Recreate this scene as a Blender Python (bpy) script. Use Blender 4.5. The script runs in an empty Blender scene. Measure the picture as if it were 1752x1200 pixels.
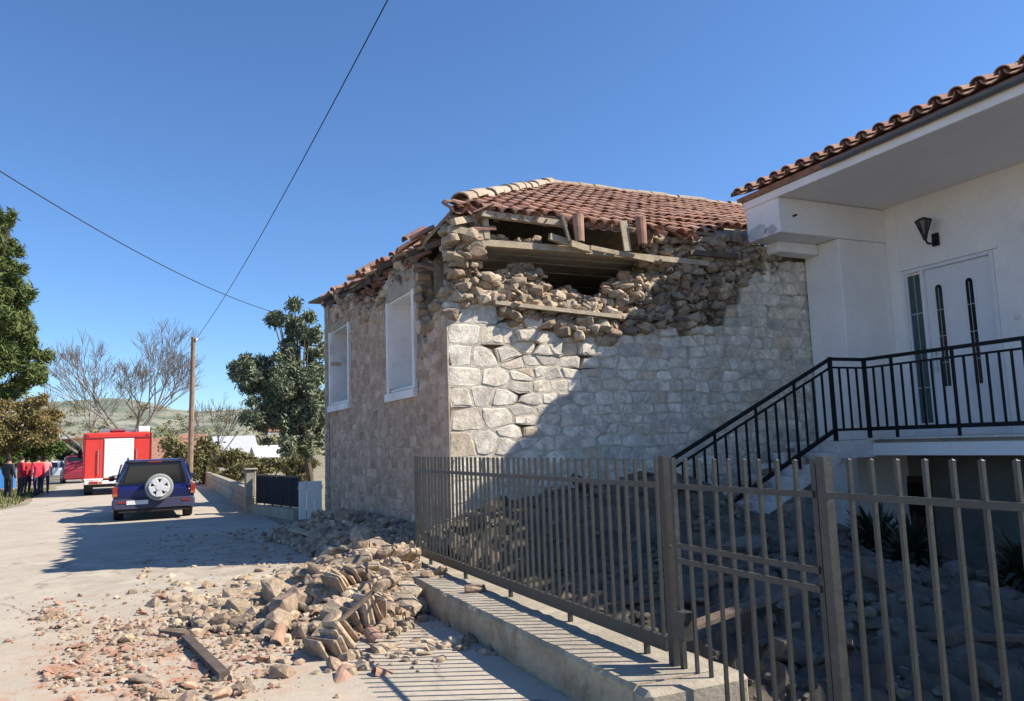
import bpy, bmesh, math, random
import numpy as np
from mathutils import Vector, Matrix
random.seed(7); RNG = np.random.default_rng(7)
R = math.radians
sc = bpy.context.scene
col = sc.collection

# ------------------------------------------------------------------ camera, sky, sun, exposure
FPX, CX, CY, CAMH = 1316.0, 876.0, 600.0, 1.6
YAW, PITCH, ROLL = R(24.5), R(6.85), R(-1.95)
c_, s_ = math.cos, math.sin
FWD = Vector((s_(YAW)*c_(PITCH), c_(YAW)*c_(PITCH), s_(PITCH)))
_r = Vector((c_(YAW), -s_(YAW), 0)); _u = _r.cross(FWD)
RGT = _r*c_(ROLL) + _u*s_(ROLL); UPV = -_r*s_(ROLL) + _u*c_(ROLL)
CAM = Vector((0, 0, CAMH))
cam = bpy.data.cameras.new('camera'); camo = bpy.data.objects.new('camera', cam); col.objects.link(camo)
m3 = Matrix((RGT, UPV, -FWD)).transposed()
camo.matrix_world = Matrix.Translation(CAM) @ m3.to_4x4()
cam.sensor_fit = 'HORIZONTAL'; cam.sensor_width = 36.0; cam.lens = FPX/1752*36
cam.clip_start = .05; cam.clip_end = 6000
sc.camera = camo

SUNV = Vector((1.0, -0.48, 0.98)).normalized()          # towards the sun
el = math.asin(SUNV.z); az = math.atan2(SUNV.x, SUNV.y)
w = bpy.data.worlds.new('World'); sc.world = w; w.use_nodes = True
nt = w.node_tree; bg = nt.nodes['Background']
sky = nt.nodes.new('ShaderNodeTexSky'); sky.sky_type = 'NISHITA'; sky.sun_disc = False
sky.sun_elevation = el; sky.sun_rotation = az
sky.altitude = 300; sky.air_density = 1.0; sky.dust_density = 0.0; sky.ozone_density = 10.0
nt.links.new(sky.outputs[0], bg.inputs[0]); bg.inputs[1].default_value = 0.105
sun = bpy.data.lights.new('sun', 'SUN'); sun.energy = 5.0; sun.angle = R(.5); sun.color = (1, .91, .77)
suno = bpy.data.objects.new('sun', sun); col.objects.link(suno)
suno.rotation_euler = (-SUNV).to_track_quat('-Z', 'Y').to_euler(); suno.location = (20, -10, 30)
vs = sc.view_settings; vs.view_transform = 'Standard'; vs.look = 'None'; vs.exposure = 0.8; vs.gamma = 1
vs.use_curve_mapping = False
sc.render.engine = 'CYCLES'; sc.cycles.max_bounces = 6; sc.cycles.transparent_max_bounces = 4

# ------------------------------------------------------------------ pixel -> point
def ray(x, y): return FWD + RGT*((x-CX)/FPX) - UPV*((y-CY)/FPX)
def at(x, y, X=None, Y=None, Z=None):
    d = ray(x, y)
    t = X/d.x if X is not None else Y/d.y if Y is not None else (Z-CAMH)/d.z
    return CAM + d*t

# ------------------------------------------------------------------ materials
MATS = {}
def M(name, stops, rough=.85, noise=.25, nscale=4., bump=.3, bscale=25., metal=0., spec=.3, fine=.12, stain=None, uvscale=None):
    """stops: list of colours picked per piece (object random + 'tint' attribute); noise gives wear."""
    m = bpy.data.materials.new(name); m.use_nodes = True; MATS[name] = m
    n = m.node_tree.nodes; L = m.node_tree.links.new; b = n['Principled BSDF']
    b.inputs['Roughness'].default_value = rough; b.inputs['Metallic'].default_value = metal
    b.inputs['Specular IOR Level'].default_value = spec
    tc = n.new('ShaderNodeTexCoord')
    if isinstance(stops[0], (int, float)): stops = [stops]
    if len(stops) > 1:
        oi = n.new('ShaderNodeObjectInfo'); at_ = n.new('ShaderNodeAttribute'); at_.attribute_name = 'tint'
        ad = n.new('ShaderNodeMath'); ad.operation = 'ADD'; L(oi.outputs['Random'], ad.inputs[0]); L(at_.outputs['Fac'], ad.inputs[1])
        fr = n.new('ShaderNodeMath'); fr.operation = 'FRACT'; L(ad.outputs[0], fr.inputs[0])
        rp = n.new('ShaderNodeValToRGB'); L(fr.outputs[0], rp.inputs[0]); e = rp.color_ramp.elements
        k = len(stops)
        while len(e) < k: e.new(.5)
        for i, c in enumerate(stops): e[i].position = i/(k-1); e[i].color = (*c, 1)
        base = rp.outputs[0]
    else:
        rgb = n.new('ShaderNodeRGB'); rgb.outputs[0].default_value = (*stops[0], 1); base = rgb.outputs[0]
    def nz(scale, det=5, rg=.6):
        t = n.new('ShaderNodeTexNoise'); t.inputs['Scale'].default_value = scale; t.inputs['Detail'].default_value = det
        t.inputs['Roughness'].default_value = rg; L(tc.outputs['Object'], t.inputs['Vector']); return t
    def mul(col_in, noise_out, amt):
        mr = n.new('ShaderNodeMapRange'); mr.inputs[1].default_value = .3; mr.inputs[2].default_value = .7
        mr.inputs[3].default_value = 1-amt; mr.inputs[4].default_value = 1+amt; L(noise_out, mr.inputs[0])
        mx = n.new('ShaderNodeMix'); mx.data_type = 'RGBA'; mx.blend_type = 'MULTIPLY'; mx.inputs[0].default_value = 1
        L(col_in, mx.inputs[6]); L(mr.outputs[0], mx.inputs[7]); return mx.outputs[2]
    if noise: base = mul(base, nz(nscale).outputs[0], noise)
    if fine: base = mul(base, nz(nscale*9, 3).outputs[0], fine)
    if stain:                                   # (colour, scale, threshold, width): dirt patches of their own shape
        for (sc_, ss, th, wd) in stain:
            t = nz(ss, 6, .65); mr = n.new('ShaderNodeMapRange'); mr.inputs[1].default_value = th; mr.inputs[2].default_value = th+wd
            L(t.outputs[0], mr.inputs[0])
            mx = n.new('ShaderNodeMix'); mx.data_type = 'RGBA'; L(mr.outputs[0], mx.inputs[0]); L(base, mx.inputs[6])
            mx.inputs[7].default_value = (*sc_, 1); base = mx.outputs[2]
    L(base, b.inputs['Base Color'])
    if bump:
        bp = n.new('ShaderNodeBump'); bp.inputs['Strength'].default_value = bump; bp.inputs['Distance'].default_value = .02
        L(nz(bscale, 6, .7).outputs[0], bp.inputs['Height']); L(bp.outputs[0], b.inputs['Normal'])
    return m
CREAM = [(.73,.66,.55),(.64,.58,.49),(.76,.70,.60),(.55,.50,.43),(.68,.60,.48),(.74,.67,.57),(.56,.45,.33),(.70,.64,.54),(.46,.42,.37),(.74,.68,.58),(.60,.52,.42)]
M('wall_stone', CREAM, noise=.36, nscale=7, bump=.6, bscale=24, fine=.24, stain=[((.42,.31,.21), 3.1, .62, .12), ((.46,.41,.34), 6, .58, .08)])
M('mortar', (.56,.50,.41), noise=.3, nscale=9, bump=.8, bscale=40, stain=[((.26,.2,.14), 2.3, .55, .2)])
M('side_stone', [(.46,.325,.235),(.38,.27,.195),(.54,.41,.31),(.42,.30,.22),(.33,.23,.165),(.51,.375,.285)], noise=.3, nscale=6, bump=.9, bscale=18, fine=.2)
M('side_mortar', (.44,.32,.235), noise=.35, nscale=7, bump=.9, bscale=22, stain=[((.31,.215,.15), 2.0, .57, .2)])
M('core', (.30,.25,.19), noise=.4, nscale=5, bump=1., bscale=16, stain=[((.18,.14,.10), 2.2, .5, .2)])
M('rubble', [(.40,.31,.215),(.31,.24,.17),(.46,.38,.285),(.25,.185,.13),(.36,.265,.18),(.42,.335,.24),(.22,.18,.145),(.34,.235,.16)], noise=.4, nscale=3, bump=1., bscale=5, fine=.28, stain=[((.24,.18,.125), 2.2, .56, .15)])
M('shaded_rubble', [(.12,.105,.085),(.085,.075,.06),(.17,.15,.12),(.065,.057,.05)], noise=.28, nscale=3, bump=.6, bscale=10, fine=.15)  # darker copy of rubble: shade of the yard is put into the stone colour
M('rubble_dirt', (.30,.235,.17), noise=.4, nscale=3, bump=1., bscale=20, fine=.3)
M('terracotta', [(.40,.205,.13),(.32,.165,.105),(.45,.25,.165),(.27,.15,.105),(.40,.225,.155),(.34,.205,.15),(.48,.28,.19)], noise=.3, nscale=7, bump=.4, bscale=30, fine=.2, stain=[((.20,.15,.11), 5, .58, .15)])
M('bright_tile', [(.37,.21,.15),(.32,.17,.12),(.40,.26,.19),(.29,.165,.12)], noise=.25, nscale=8, bump=.4, bscale=30)
M('eave_tile', [(.34,.18,.13),(.27,.14,.105),(.40,.24,.18),(.31,.19,.15)], noise=.3, nscale=8, bump=.4, bscale=30, stain=[((.12,.09,.08), 6, .55, .15)])
M('ridge_mortar', [(.36,.30,.23),(.32,.25,.18),(.40,.34,.27)], noise=.3, nscale=8, bump=.9, bscale=18)
M('old_wood', [(.34,.27,.19),(.27,.21,.15),(.40,.33,.25),(.22,.17,.12)], noise=.3, nscale=5, bump=.5, bscale=30)
M('pale_wood', [(.44,.36,.25),(.38,.31,.22),(.50,.42,.31)], noise=.25, nscale=5, bump=.5, bscale=30)
M('dark_wood', [(.12,.09,.07),(.16,.12,.09),(.09,.07,.06)], noise=.3, nscale=6, bump=.5)
M('board', [(.66,.60,.51),(.60,.54,.45),(.70,.64,.55)], noise=.2, nscale=3, bump=.2)
M('white_paint', (.83,.80,.775), noise=.06, nscale=1.3, bump=.22, bscale=26, fine=.035, rough=.8, stain=[((.70,.65,.60), .9, .62, .2)])
M('old_white', (.74,.72,.70), noise=.12, nscale=2, bump=.1, bscale=30, fine=.04, stain=[((.52,.47,.42), 2.5, .6, .15)])
M('soffit', (.80,.765,.745), noise=.05, nscale=1, bump=.08, fine=.02)
M('stair_white', (.56,.55,.53), noise=.2, nscale=3, bump=.4, stain=[((.30,.27,.24), 2.1, .55, .15)])
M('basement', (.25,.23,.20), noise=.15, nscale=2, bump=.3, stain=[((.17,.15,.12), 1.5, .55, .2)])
M('concrete', (.34,.30,.24), noise=.2, nscale=3, bump=.5, bscale=40, stain=[((.30,.26,.20), 2.4, .58, .15)])
M('kerb_concrete', (.38,.31,.21), noise=.28, nscale=2.6, bump=.6, bscale=30, stain=[((.24,.17,.10), 3, .54, .14), ((.46,.42,.36), 1.6, .62, .1)])
M('road', (.42,.37,.30), noise=.12, nscale=1.1, bump=.35, bscale=60, fine=.08,
  stain=[((.50,.45,.37), .35, .55, .18), ((.32,.275,.22), .8, .60, .12), ((.42,.27,.19), .9, .62, .1)])
M('ground', (.27,.23,.155), noise=.3, nscale=.6, bump=.5, bscale=14, stain=[((.17,.19,.08), .12, .52, .2)])
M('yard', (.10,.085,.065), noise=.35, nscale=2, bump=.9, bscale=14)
M('hill', (.25,.25,.19), noise=.3, nscale=.02, bump=0, fine=.2, stain=[((.13,.16,.11), .03, .5, .08), ((.36,.33,.27), .05, .6, .05)])
M('fence_paint', [(.036,.037,.033),(.044,.045,.040),(.031,.032,.029)], rough=.42, noise=.3, nscale=14, bump=.25, bscale=60, spec=.5, stain=[((.12,.07,.04), 11, .68, .06), ((.07,.07,.062), 6, .60, .1)])
M('gate_dark', (.03,.029,.027), rough=.5, noise=.2, nscale=12, bump=.1, spec=.5)
M('rail_black', (.006,.0065,.009), rough=.6, noise=.1, bump=.05, spec=.25)
M('gutter', (.10,.115,.125), rough=.45, noise=.15, bump=.05, spec=.5)
M('door_white', (.74,.74,.76), rough=.45, noise=.03, bump=.03, fine=.01, spec=.5)
M('dark_glass', (.012,.018,.02), rough=.08, noise=0, bump=0, fine=0, spec=.8)
M('teal_glass', (.03,.07,.07), rough=.1, noise=.2, bump=0, fine=0, spec=.8)
M('lead', (.45,.46,.47), rough=.4, noise=0, bump=0, fine=0, metal=.8)
M('brown_door', (.10,.035,.018), rough=.6, noise=.2, bump=.1)
M('black_iron', (.012,.012,.014), rough=.5, noise=0, bump=0, fine=0)
M('lamp_glass', (.05,.055,.06), rough=.15, noise=0, bump=0, fine=0, spec=.6)
M('suv_blue', (.009,.012,.085), rough=.25, noise=.06, nscale=2, bump=0, fine=.02, spec=.6)
M('suv_trim', (.06,.06,.11), rough=.5, noise=.1, bump=0, fine=0)
M('tyre', (.018,.018,.02), rough=.8, noise=.1, bump=.1)
M('wheel_cover', (.30,.31,.30), rough=.5, noise=.08, bump=.05)
M('alloy', (.66,.66,.66), rough=.4, noise=.05, bump=0, spec=.5)
M('tail_red', (.30,.03,.02), rough=.2, noise=0, bump=0, fine=0, spec=.6)
M('tail_amber', (.42,.13,.05), rough=.2, noise=0, bump=0, fine=0, spec=.6)
M('plate', (.75,.75,.74), rough=.4, noise=0, bump=0, fine=0)
M('truck_red', (.62,.045,.032), rough=.4, noise=.06, bump=0, fine=.02, spec=.5)
M('dark_red', (.22,.02,.035), rough=.4, noise=.06, bump=0, fine=.02, spec=.5)
M('shutter', (.80,.79,.76), rough=.45, noise=.03, bump=0, fine=.01)
M('car_white', (.78,.79,.80), rough=.3, noise=0, bump=0, fine=0, spec=.6)
M('chassis', (.03,.03,.03), rough=.8, noise=.2, bump=.1)
M('pole_wood', (.24,.17,.12), noise=.25, nscale=5, bump=.5, bscale=20)
M('wire', (.03,.03,.035), noise=0, bump=0, fine=0)
M('bark', (.10,.08,.06), noise=.3, nscale=5, bump=.8, bscale=12)
M('grey_bark', (.21,.185,.165), noise=.25, nscale=4, bump=.5)
M('olive_leaf', [(.11,.14,.08),(.16,.19,.12),(.22,.25,.17),(.13,.16,.09),(.26,.29,.20)], rough=.6, noise=.1, bump=0, fine=0)
M('pine_leaf', [(.09,.13,.035),(.13,.17,.05),(.07,.10,.03),(.16,.19,.065)], rough=.7, noise=.1, bump=0, fine=0)
M('gold_leaf', [(.22,.165,.06),(.17,.14,.05),(.26,.20,.08),(.14,.125,.045)], rough=.7, noise=.1, bump=0, fine=0)
M('green_leaf', [(.06,.11,.025),(.09,.14,.03),(.05,.08,.02)], rough=.7, noise=.1, bump=0, fine=0)
M('scrub_leaf', [(.17,.15,.065),(.13,.13,.05),(.21,.18,.09),(.10,.11,.04)], rough=.8, noise=.1, bump=0, fine=0)
M('dark_leaf', [(.018,.032,.018),(.03,.045,.025),(.012,.022,.015),(.045,.055,.03)], rough=.55, noise=.1, bump=0, fine=0)
M('grass', [(.10,.13,.03),(.14,.14,.05),(.08,.10,.03)], rough=.9, noise=.1, bump=0, fine=0)
M('shed_grey', (.42,.44,.46), noise=.1, bump=.1)
M('beige_wall', (.55,.40,.22), noise=.1, bump=.1)
M('pale_wall', (.58,.54,.48), noise=.1, bump=.1)
M('roof_brown', (.30,.16,.11), noise=.2, bump=.3)
M('black_void', (.012,.012,.012), noise=0, bump=0, fine=0)
M('blue_cloth', (.05,.22,.55), noise=.1, bump=.1)
M('net_dark', (.015,.018,.022), noise=.2, bump=.2)
M('tarp_grey', (.38,.40,.41), noise=.2, nscale=3, bump=.3)
M('skin', (.45,.28,.2), noise=0, bump=0, fine=0)
M('hair', (.02,.015,.012), noise=0, bump=0, fine=0)

def road_extra():
    m = MATS['road']; n = m.node_tree.nodes; L = m.node_tree.links.new; b = n['Principled BSDF']; src = b.inputs['Base Color'].links[0].from_socket
    tc = n.new('ShaderNodeTexCoord')
    def mix(col_in, fac, c):
        mx = n.new('ShaderNodeMix'); mx.data_type = 'RGBA'; L(fac, mx.inputs[0]); L(col_in, mx.inputs[6]); mx.inputs[7].default_value = (*c, 1); return mx.outputs[2]
    def math_(op, a, v=None):
        k = n.new('ShaderNodeMath'); k.operation = op; L(a, k.inputs[0])
        if v is None: return k
        if isinstance(v, (int, float)): k.inputs[1].default_value = v
        else: L(v, k.inputs[1])
        return k.outputs[0]
    def spot(cx, cy, rx, ry):
        mp = n.new('ShaderNodeMapping'); mp.inputs['Location'].default_value = (-cx/rx, -cy/ry, 0); mp.inputs['Scale'].default_value = (1/rx, 1/ry, 0)
        L(tc.outputs['Object'], mp.inputs[0]); ln = n.new('ShaderNodeVectorMath'); ln.operation = 'LENGTH'; L(mp.outputs[0], ln.inputs[0])
        mr = n.new('ShaderNodeMapRange'); mr.inputs[1].default_value = 1; mr.inputs[2].default_value = .2; L(ln.outputs['Value'], mr.inputs[0]); return mr.outputs[0]
    def noise(sc_, lo, hi):
        t = n.new('ShaderNodeTexNoise'); t.inputs['Scale'].default_value = sc_; t.inputs['Detail'].default_value = 7; t.inputs['Roughness'].default_value = .7; L(tc.outputs['Object'], t.inputs[0])
        mr = n.new('ShaderNodeMapRange'); mr.inputs[1].default_value = lo; mr.inputs[2].default_value = hi; L(t.outputs[0], mr.inputs[0]); return mr.outputs[0]
    c = mix(src, math_('MULTIPLY', spot(.1,7.2,2.6,3.0), noise(2.2,.42,.66)), (.40,.30,.215))
    c = mix(c, math_('MULTIPLY', spot(-.15,6.7,1.5,2.0), noise(3.5,.50,.60)), (.40,.205,.125))
    c = mix(c, math_('MULTIPLY', spot(.6,13,3.4,5.0), noise(2.4,.45,.7)), (.25,.205,.16))
    v = n.new('ShaderNodeTexVoronoi'); v.feature = 'DISTANCE_TO_EDGE'; v.inputs['Scale'].default_value = .33
    ns = n.new('ShaderNodeTexNoise'); ns.inputs['Scale'].default_value = 1.3; ns.inputs['Detail'].default_value = 5; L(tc.outputs['Object'], ns.inputs[0])
    va = n.new('ShaderNodeVectorMath'); va.operation = 'MULTIPLY_ADD'; va.inputs[1].default_value = (.9,.9,.9); L(ns.outputs['Color'], va.inputs[0]); L(tc.outputs['Object'], va.inputs[2]); L(va.outputs[0], v.inputs['Vector'])
    mr = n.new('ShaderNodeMapRange'); mr.inputs[1].default_value = .009; mr.inputs[2].default_value = .002; L(v.outputs['Distance'], mr.inputs[0])
    c = mix(c, math_('MULTIPLY', mr.outputs[0], noise(.5,.4,.6)), (.17,.145,.12))
    L(c, b.inputs['Base Color'])
road_extra()
def clothes(name, jacket, legs):
    m = bpy.data.materials.new(name); m.use_nodes = True; MATS[name] = m
    n = m.node_tree.nodes; L = m.node_tree.links.new; b = n['Principled BSDF']; b.inputs['Roughness'].default_value = .85
    tc = n.new('ShaderNodeTexCoord'); sp = n.new('ShaderNodeSeparateXYZ'); L(tc.outputs['Object'], sp.inputs[0])
    mr = n.new('ShaderNodeMapRange'); mr.inputs[2].default_value = 1.8; L(sp.outputs['Z'], mr.inputs[0])
    rp = n.new('ShaderNodeValToRGB'); rp.color_ramp.interpolation = 'CONSTANT'; L(mr.outputs[0], rp.inputs[0]); e = rp.color_ramp.elements
    st = [(0, (.02,.02,.02)), (.055, legs), (.46, jacket), (.82, (.45,.28,.2))]
    while len(e) < 4: e.new(.5)
    for i, (p, c) in enumerate(st): e[i].position = p; e[i].color = (*c, 1)
    L(rp.outputs[0], b.inputs['Base Color'])

# ------------------------------------------------------------------ mesh helpers
class MB:
    def __init__(s): s.v = []; s.f = []; s.m = []; s.t = []; s.cur = 0.
    def add(s, vs_, fs, mi=0, tint=None):
        o = len(s.v); t = s.cur if tint is None else tint
        for p in vs_: s.v.append(tuple(p)); s.t.append(t)
        for f in fs: s.f.append([i+o for i in f]); s.m.append(mi)
    def box(s, a, b, mi=0, rot=None, org=None, tint=None):
        x0,y0,z0 = a; x1,y1,z1 = b
        vs_ = [Vector(p) for p in ((x0,y0,z0),(x1,y0,z0),(x1,y1,z0),(x0,y1,z0),(x0,y0,z1),(x1,y0,z1),(x1,y1,z1),(x0,y1,z1))]
        if rot is not None:
            o = Vector(org) if org is not None else sum(vs_, Vector())/8
            vs_ = [rot @ (p-o) + o for p in vs_]
        s.add(vs_, [(0,3,2,1),(4,5,6,7),(0,1,5,4),(1,2,6,5),(2,3,7,6),(3,0,4,7)], mi, tint)
    def bbox(s, a, b, c=.02, mi=0, tint=None):
        """box with chamfered edges (24 verts)"""
        a = Vector(a); b = Vector(b); vs_ = []; idx = {}
        def vid(i, j, k, ax):
            p = Vector((b.x if i else a.x, b.y if j else a.y, b.z if k else a.z)); q = p.copy()
            for x in range(3):
                if x != ax: q[x] += -c if (i,j,k)[x] else c
            key = (i,j,k,ax)
            if key not in idx: idx[key] = len(vs_); vs_.append(q)
            return idx[key]
        fs = []
        for ax in range(3):
            for sd in (0,1):
                o1, o2 = [x for x in range(3) if x != ax]
                q = []
                for (p1,p2) in ((0,0),(1,0),(1,1),(0,1)):
                    t = [0,0,0]; t[ax] = sd; t[o1] = p1; t[o2] = p2; q.append(vid(*t, ax))
                fs.append(q)
        for ax in range(3):
            o1, o2 = [x for x in range(3) if x != ax]
            for p1 in (0,1):
                for p2 in (0,1):
                    q = []
                    for (e, fx) in ((0,o1),(1,o1),(1,o2),(0,o2)):
                        t = [0,0,0]; t[ax] = e; t[o1] = p1; t[o2] = p2; q.append(vid(*t, fx))
                    fs.append(q)
        for i in (0,1):
            for j in (0,1):
                for k in (0,1): fs.append([vid(i,j,k,0), vid(i,j,k,1), vid(i,j,k,2)])
        ctr = (a+b)/2
        out = []
        for f in fs:
            n_ = (vs_[f[1]]-vs_[f[0]]).cross(vs_[f[2]]-vs_[f[0]]); fc = sum((vs_[i] for i in f), Vector())/len(f)
            out.append(f if n_.dot(fc-ctr) > 0 else f[::-1])
        s.add(vs_, out, mi, tint)
    def tube(s, p0, p1, r0, r1=None, n=8, mi=0, caps=True, tint=None):
        r1 = r0 if r1 is None else r1; p0 = Vector(p0); p1 = Vector(p1); d = (p1-p0)
        if d.length < 1e-6: return
        d.normalize(); a = d.orthogonal().normalized(); b = d.cross(a); vs_ = []
        for p, r in ((p0,r0),(p1,r1)):
            for i in range(n):
                t = 2*math.pi*i/n; vs_.append(p + (a*math.cos(t)+b*math.sin(t))*r)
        fs = [(i, (i+1)%n, n+(i+1)%n, n+i) for i in range(n)]
        if caps: fs += [tuple(range(n))[::-1], tuple(range(n,2*n))]
        s.add(vs_, fs, mi, tint)
    def bar(s, p0, p1, wx, wy=None, mi=0, tint=None, up=(0,0,1)):
        """square bar between two points"""
        wy = wx if wy is None else wy; p0 = Vector(p0); p1 = Vector(p1); d = (p1-p0).normalized(); u = Vector(up)
        if abs(d.dot(u)) > .98: u = Vector((0,1,0))
        a = d.cross(u).normalized(); b = a.cross(d).normalized(); vs_ = []
        for p in (p0,p1):
            for (i,j) in ((-1,-1),(1,-1),(1,1),(-1,1)): vs_.append(p + a*i*wx/2 + b*j*wy/2)
        s.add(vs_, [(0,3,2,1),(4,5,6,7),(0,1,5,4),(1,2,6,5),(2,3,7,6),(3,0,4,7)], mi, tint)
    def loft(s, secs, mi=0, caps=True, closed=True):
        n = len(secs[0]); vs_ = [p for q in secs for p in q]; fs = []
        for k in range(len(secs)-1):
            for i in range(n if closed else n-1):
                j = (i+1)%n; fs.append((k*n+i, k*n+j, (k+1)*n+j, (k+1)*n+i))
        if caps: fs += [tuple(range(n))[::-1], tuple(range((len(secs)-1)*n, len(secs)*n))]
        s.add(vs_, fs, mi)
    def mesh(s, name, mats):
        me = bpy.data.meshes.new(name); me.from_pydata(s.v, [], s.f)
        for m in mats: me.materials.append(MATS[m])
        if len(mats) > 1: me.polygons.foreach_set('material_index', s.m)
        a = me.attributes.new('tint', 'FLOAT', 'POINT'); a.data.foreach_set('value', s.t)
        me.update(); return me
    def build(s, name, mats, parent=None, loc=None, smooth=False, recalc=False):
        me = s.mesh(name, [mats] if isinstance(mats, str) else mats)
        if recalc:
            bm = bmesh.new(); bm.from_mesh(me); bmesh.ops.recalc_face_normals(bm, faces=bm.faces[:]); bm.to_mesh(me); bm.free()
        if smooth: me.polygons.foreach_set('use_smooth', [True]*len(me.polygons))
        return link(name, me, parent, loc)
def link(name, me, parent=None, loc=None, rot=None, scale=None):
    o = bpy.data.objects.new(name, me); col.objects.link(o); o.parent = parent
    if parent is not None and parent.name in BASE: o.matrix_parent_inverse = Matrix.Translation(-BASE[parent.name])
    if loc is not None: o.location = loc
    if rot is not None: o.rotation_euler = rot
    if scale is not None: o.scale = scale
    return o
def tag(o, label=None, cat=None, group=None, kind=None):
    if label: o['label'] = label
    if cat: o['category'] = cat
    if group: o['group'] = group
    if kind: o['kind'] = kind
    return o
def thing(name, label, cat, loc=(0,0,0), rz=0, group=None):
    o = bpy.data.objects.new(name, None); col.objects.link(o); o.location = loc; o.rotation_euler = (0,0,rz)
    o.empty_display_size = .2
    return tag(o, label, cat, group)
BASE = {}
def wthing(name, label, cat, loc, group=None):
    '''a thing whose parts are built in world coordinates; the Empty stands at its base'''
    o = thing(name, label, cat, loc, 0, group); BASE[o.name] = Vector(loc); return o
def copy_tree(o, parent=None):
    c = o.copy(); col.objects.link(c); c.parent = parent
    for ch in list(o.children): copy_tree(ch, c)
    return c

# rocks --------------------------------------------------------------
def rock_mesh(seed, flat=.58, mat='rubble', npts=26):
    rn = random.Random(seed); bm = bmesh.new()
    ex = (1, rn.uniform(.6, 1), rn.uniform(flat*.7, flat*1.2))
    for _ in range(npts):
        v = Vector((rn.uniform(-1,1), rn.uniform(-1,1), rn.uniform(-1,1)))
        mx = max(abs(v.x), abs(v.y), abs(v.z)); v = v*(.55/ max(mx,.01))*.55 + v.normalized()*.28 if mx else v
        bm.verts.new((v.x*ex[0], v.y*ex[1], v.z*ex[2]))
    r = bmesh.ops.convex_hull(bm, input=bm.verts)
    junk = [g for g in r['geom_interior'] if isinstance(g, bmesh.types.BMVert)]
    bmesh.ops.delete(bm, geom=list(set(junk)), context='VERTS')
    me = bpy.data.meshes.new('rubble_stone'); bm.to_mesh(me); bm.free(); me.materials.append(MATS[mat])
    return me
ROCKS = [rock_mesh(i) for i in range(16)]
ROCKDATA = []
for me in ROCKS: ROCKDATA.append(([v.co.copy() for v in me.vertices], [tuple(p.vertices) for p in me.polygons]))
YROCKS = [rock_mesh(i+40, mat='shaded_rubble') for i in range(10)]
def rrot(rn=random): return (rn.uniform(0,6.28), rn.uniform(0,6.28), rn.uniform(0,6.28))
def rock_into(mb, p, s, mi=0):
    v, f = random.choice(ROCKDATA); m = Matrix.Rotation(random.uniform(0,6.28), 3, 'Z') @ Matrix.Rotation(random.gauss(0,.38), 3, 'X')
    p = Vector(p); mb.add([p + m @ (q*s) for q in v], f, mi, random.random())
def rocks(n, fn, smin, smax, name, label, cat, group, mat=None):
    out = []
    for i in range(n):
        me = random.choice(ROCKS if mat is None else mat); s = (smin+(smax-smin)*random.random()**1.7)*random.uniform(.85,1.2)
        p = fn(s)
        o = link(name, me, None, p, (random.uniform(-.6,.6), random.uniform(-.6,.6), random.uniform(0,6.28)), (s*random.uniform(.85,1.3), s*random.uniform(.8,1.1), s*random.uniform(.75,1.05)))
        q_ = (s-smin)/(smax-smin); tag(o, ('large ' if q_ > .62 else 'small ' if q_ < .3 else '')+label, cat, group); out.append(o)
    return out

# voronoi masonry ------------------------------------------------------
def clip(poly, a, b, c):
    out = []; n = len(poly)
    for i in range(n):
        p, q = poly[i], poly[(i+1)%n]; dp = a*p[0]+b*p[1]-c; dq = a*q[0]+b*q[1]-c
        if dp <= 0: out.append(p)
        if dp*dq < 0:
            t = dp/(dp-dq); out.append((p[0]+(q[0]-p[0])*t, p[1]+(q[1]-p[1])*t))
    return out
def cells(seeds, box, asp):
    S = np.array(seeds); S2 = S*np.array([1, asp]); polys = []
    for i in range(len(S)):
        d = np.sum((S2-S2[i])**2, 1); od = np.argsort(d)[1:22]
        poly = [(box[0],box[1]*asp),(box[2],box[1]*asp),(box[2],box[3]*asp),(box[0],box[3]*asp)]
        for j in od:
            n_ = S2[j]-S2[i]; m_ = (S2[j]+S2[i])/2
            poly = clip(poly, n_[0], n_[1], float(n_@m_))
            if len(poly) < 3: break
        # merge very short edges
        q = []
        for p in poly:
            if not q or math.hypot(p[0]-q[-1][0], p[1]-q[-1][1]) > .02: q.append(p)
        if len(q) > 2 and math.hypot(q[0][0]-q[-1][0], q[0][1]-q[-1][1]) < .02: q.pop()
        polys.append([(x, y/asp) for x, y in q])
    return polys
def masonry_seeds(u0, u1, v0, v1, hmin, hmax, wmin, wmax, jit=.22, rn=random):
    S = []; v = v0
    while v < v1:
        h = rn.uniform(hmin, hmax); u = u0 - rn.uniform(0, wmax)*.5
        while u < u1:
            wd = rn.uniform(wmin, wmax)
            S.append((u+wd/2+rn.uniform(-jit,jit)*wd*.6, v+h/2+rn.uniform(-jit,jit)*h)); u += wd
        v += h
    return [p for p in S if u0 < p[0] < u1 and v0 < p[1] < v1+.05]
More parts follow.
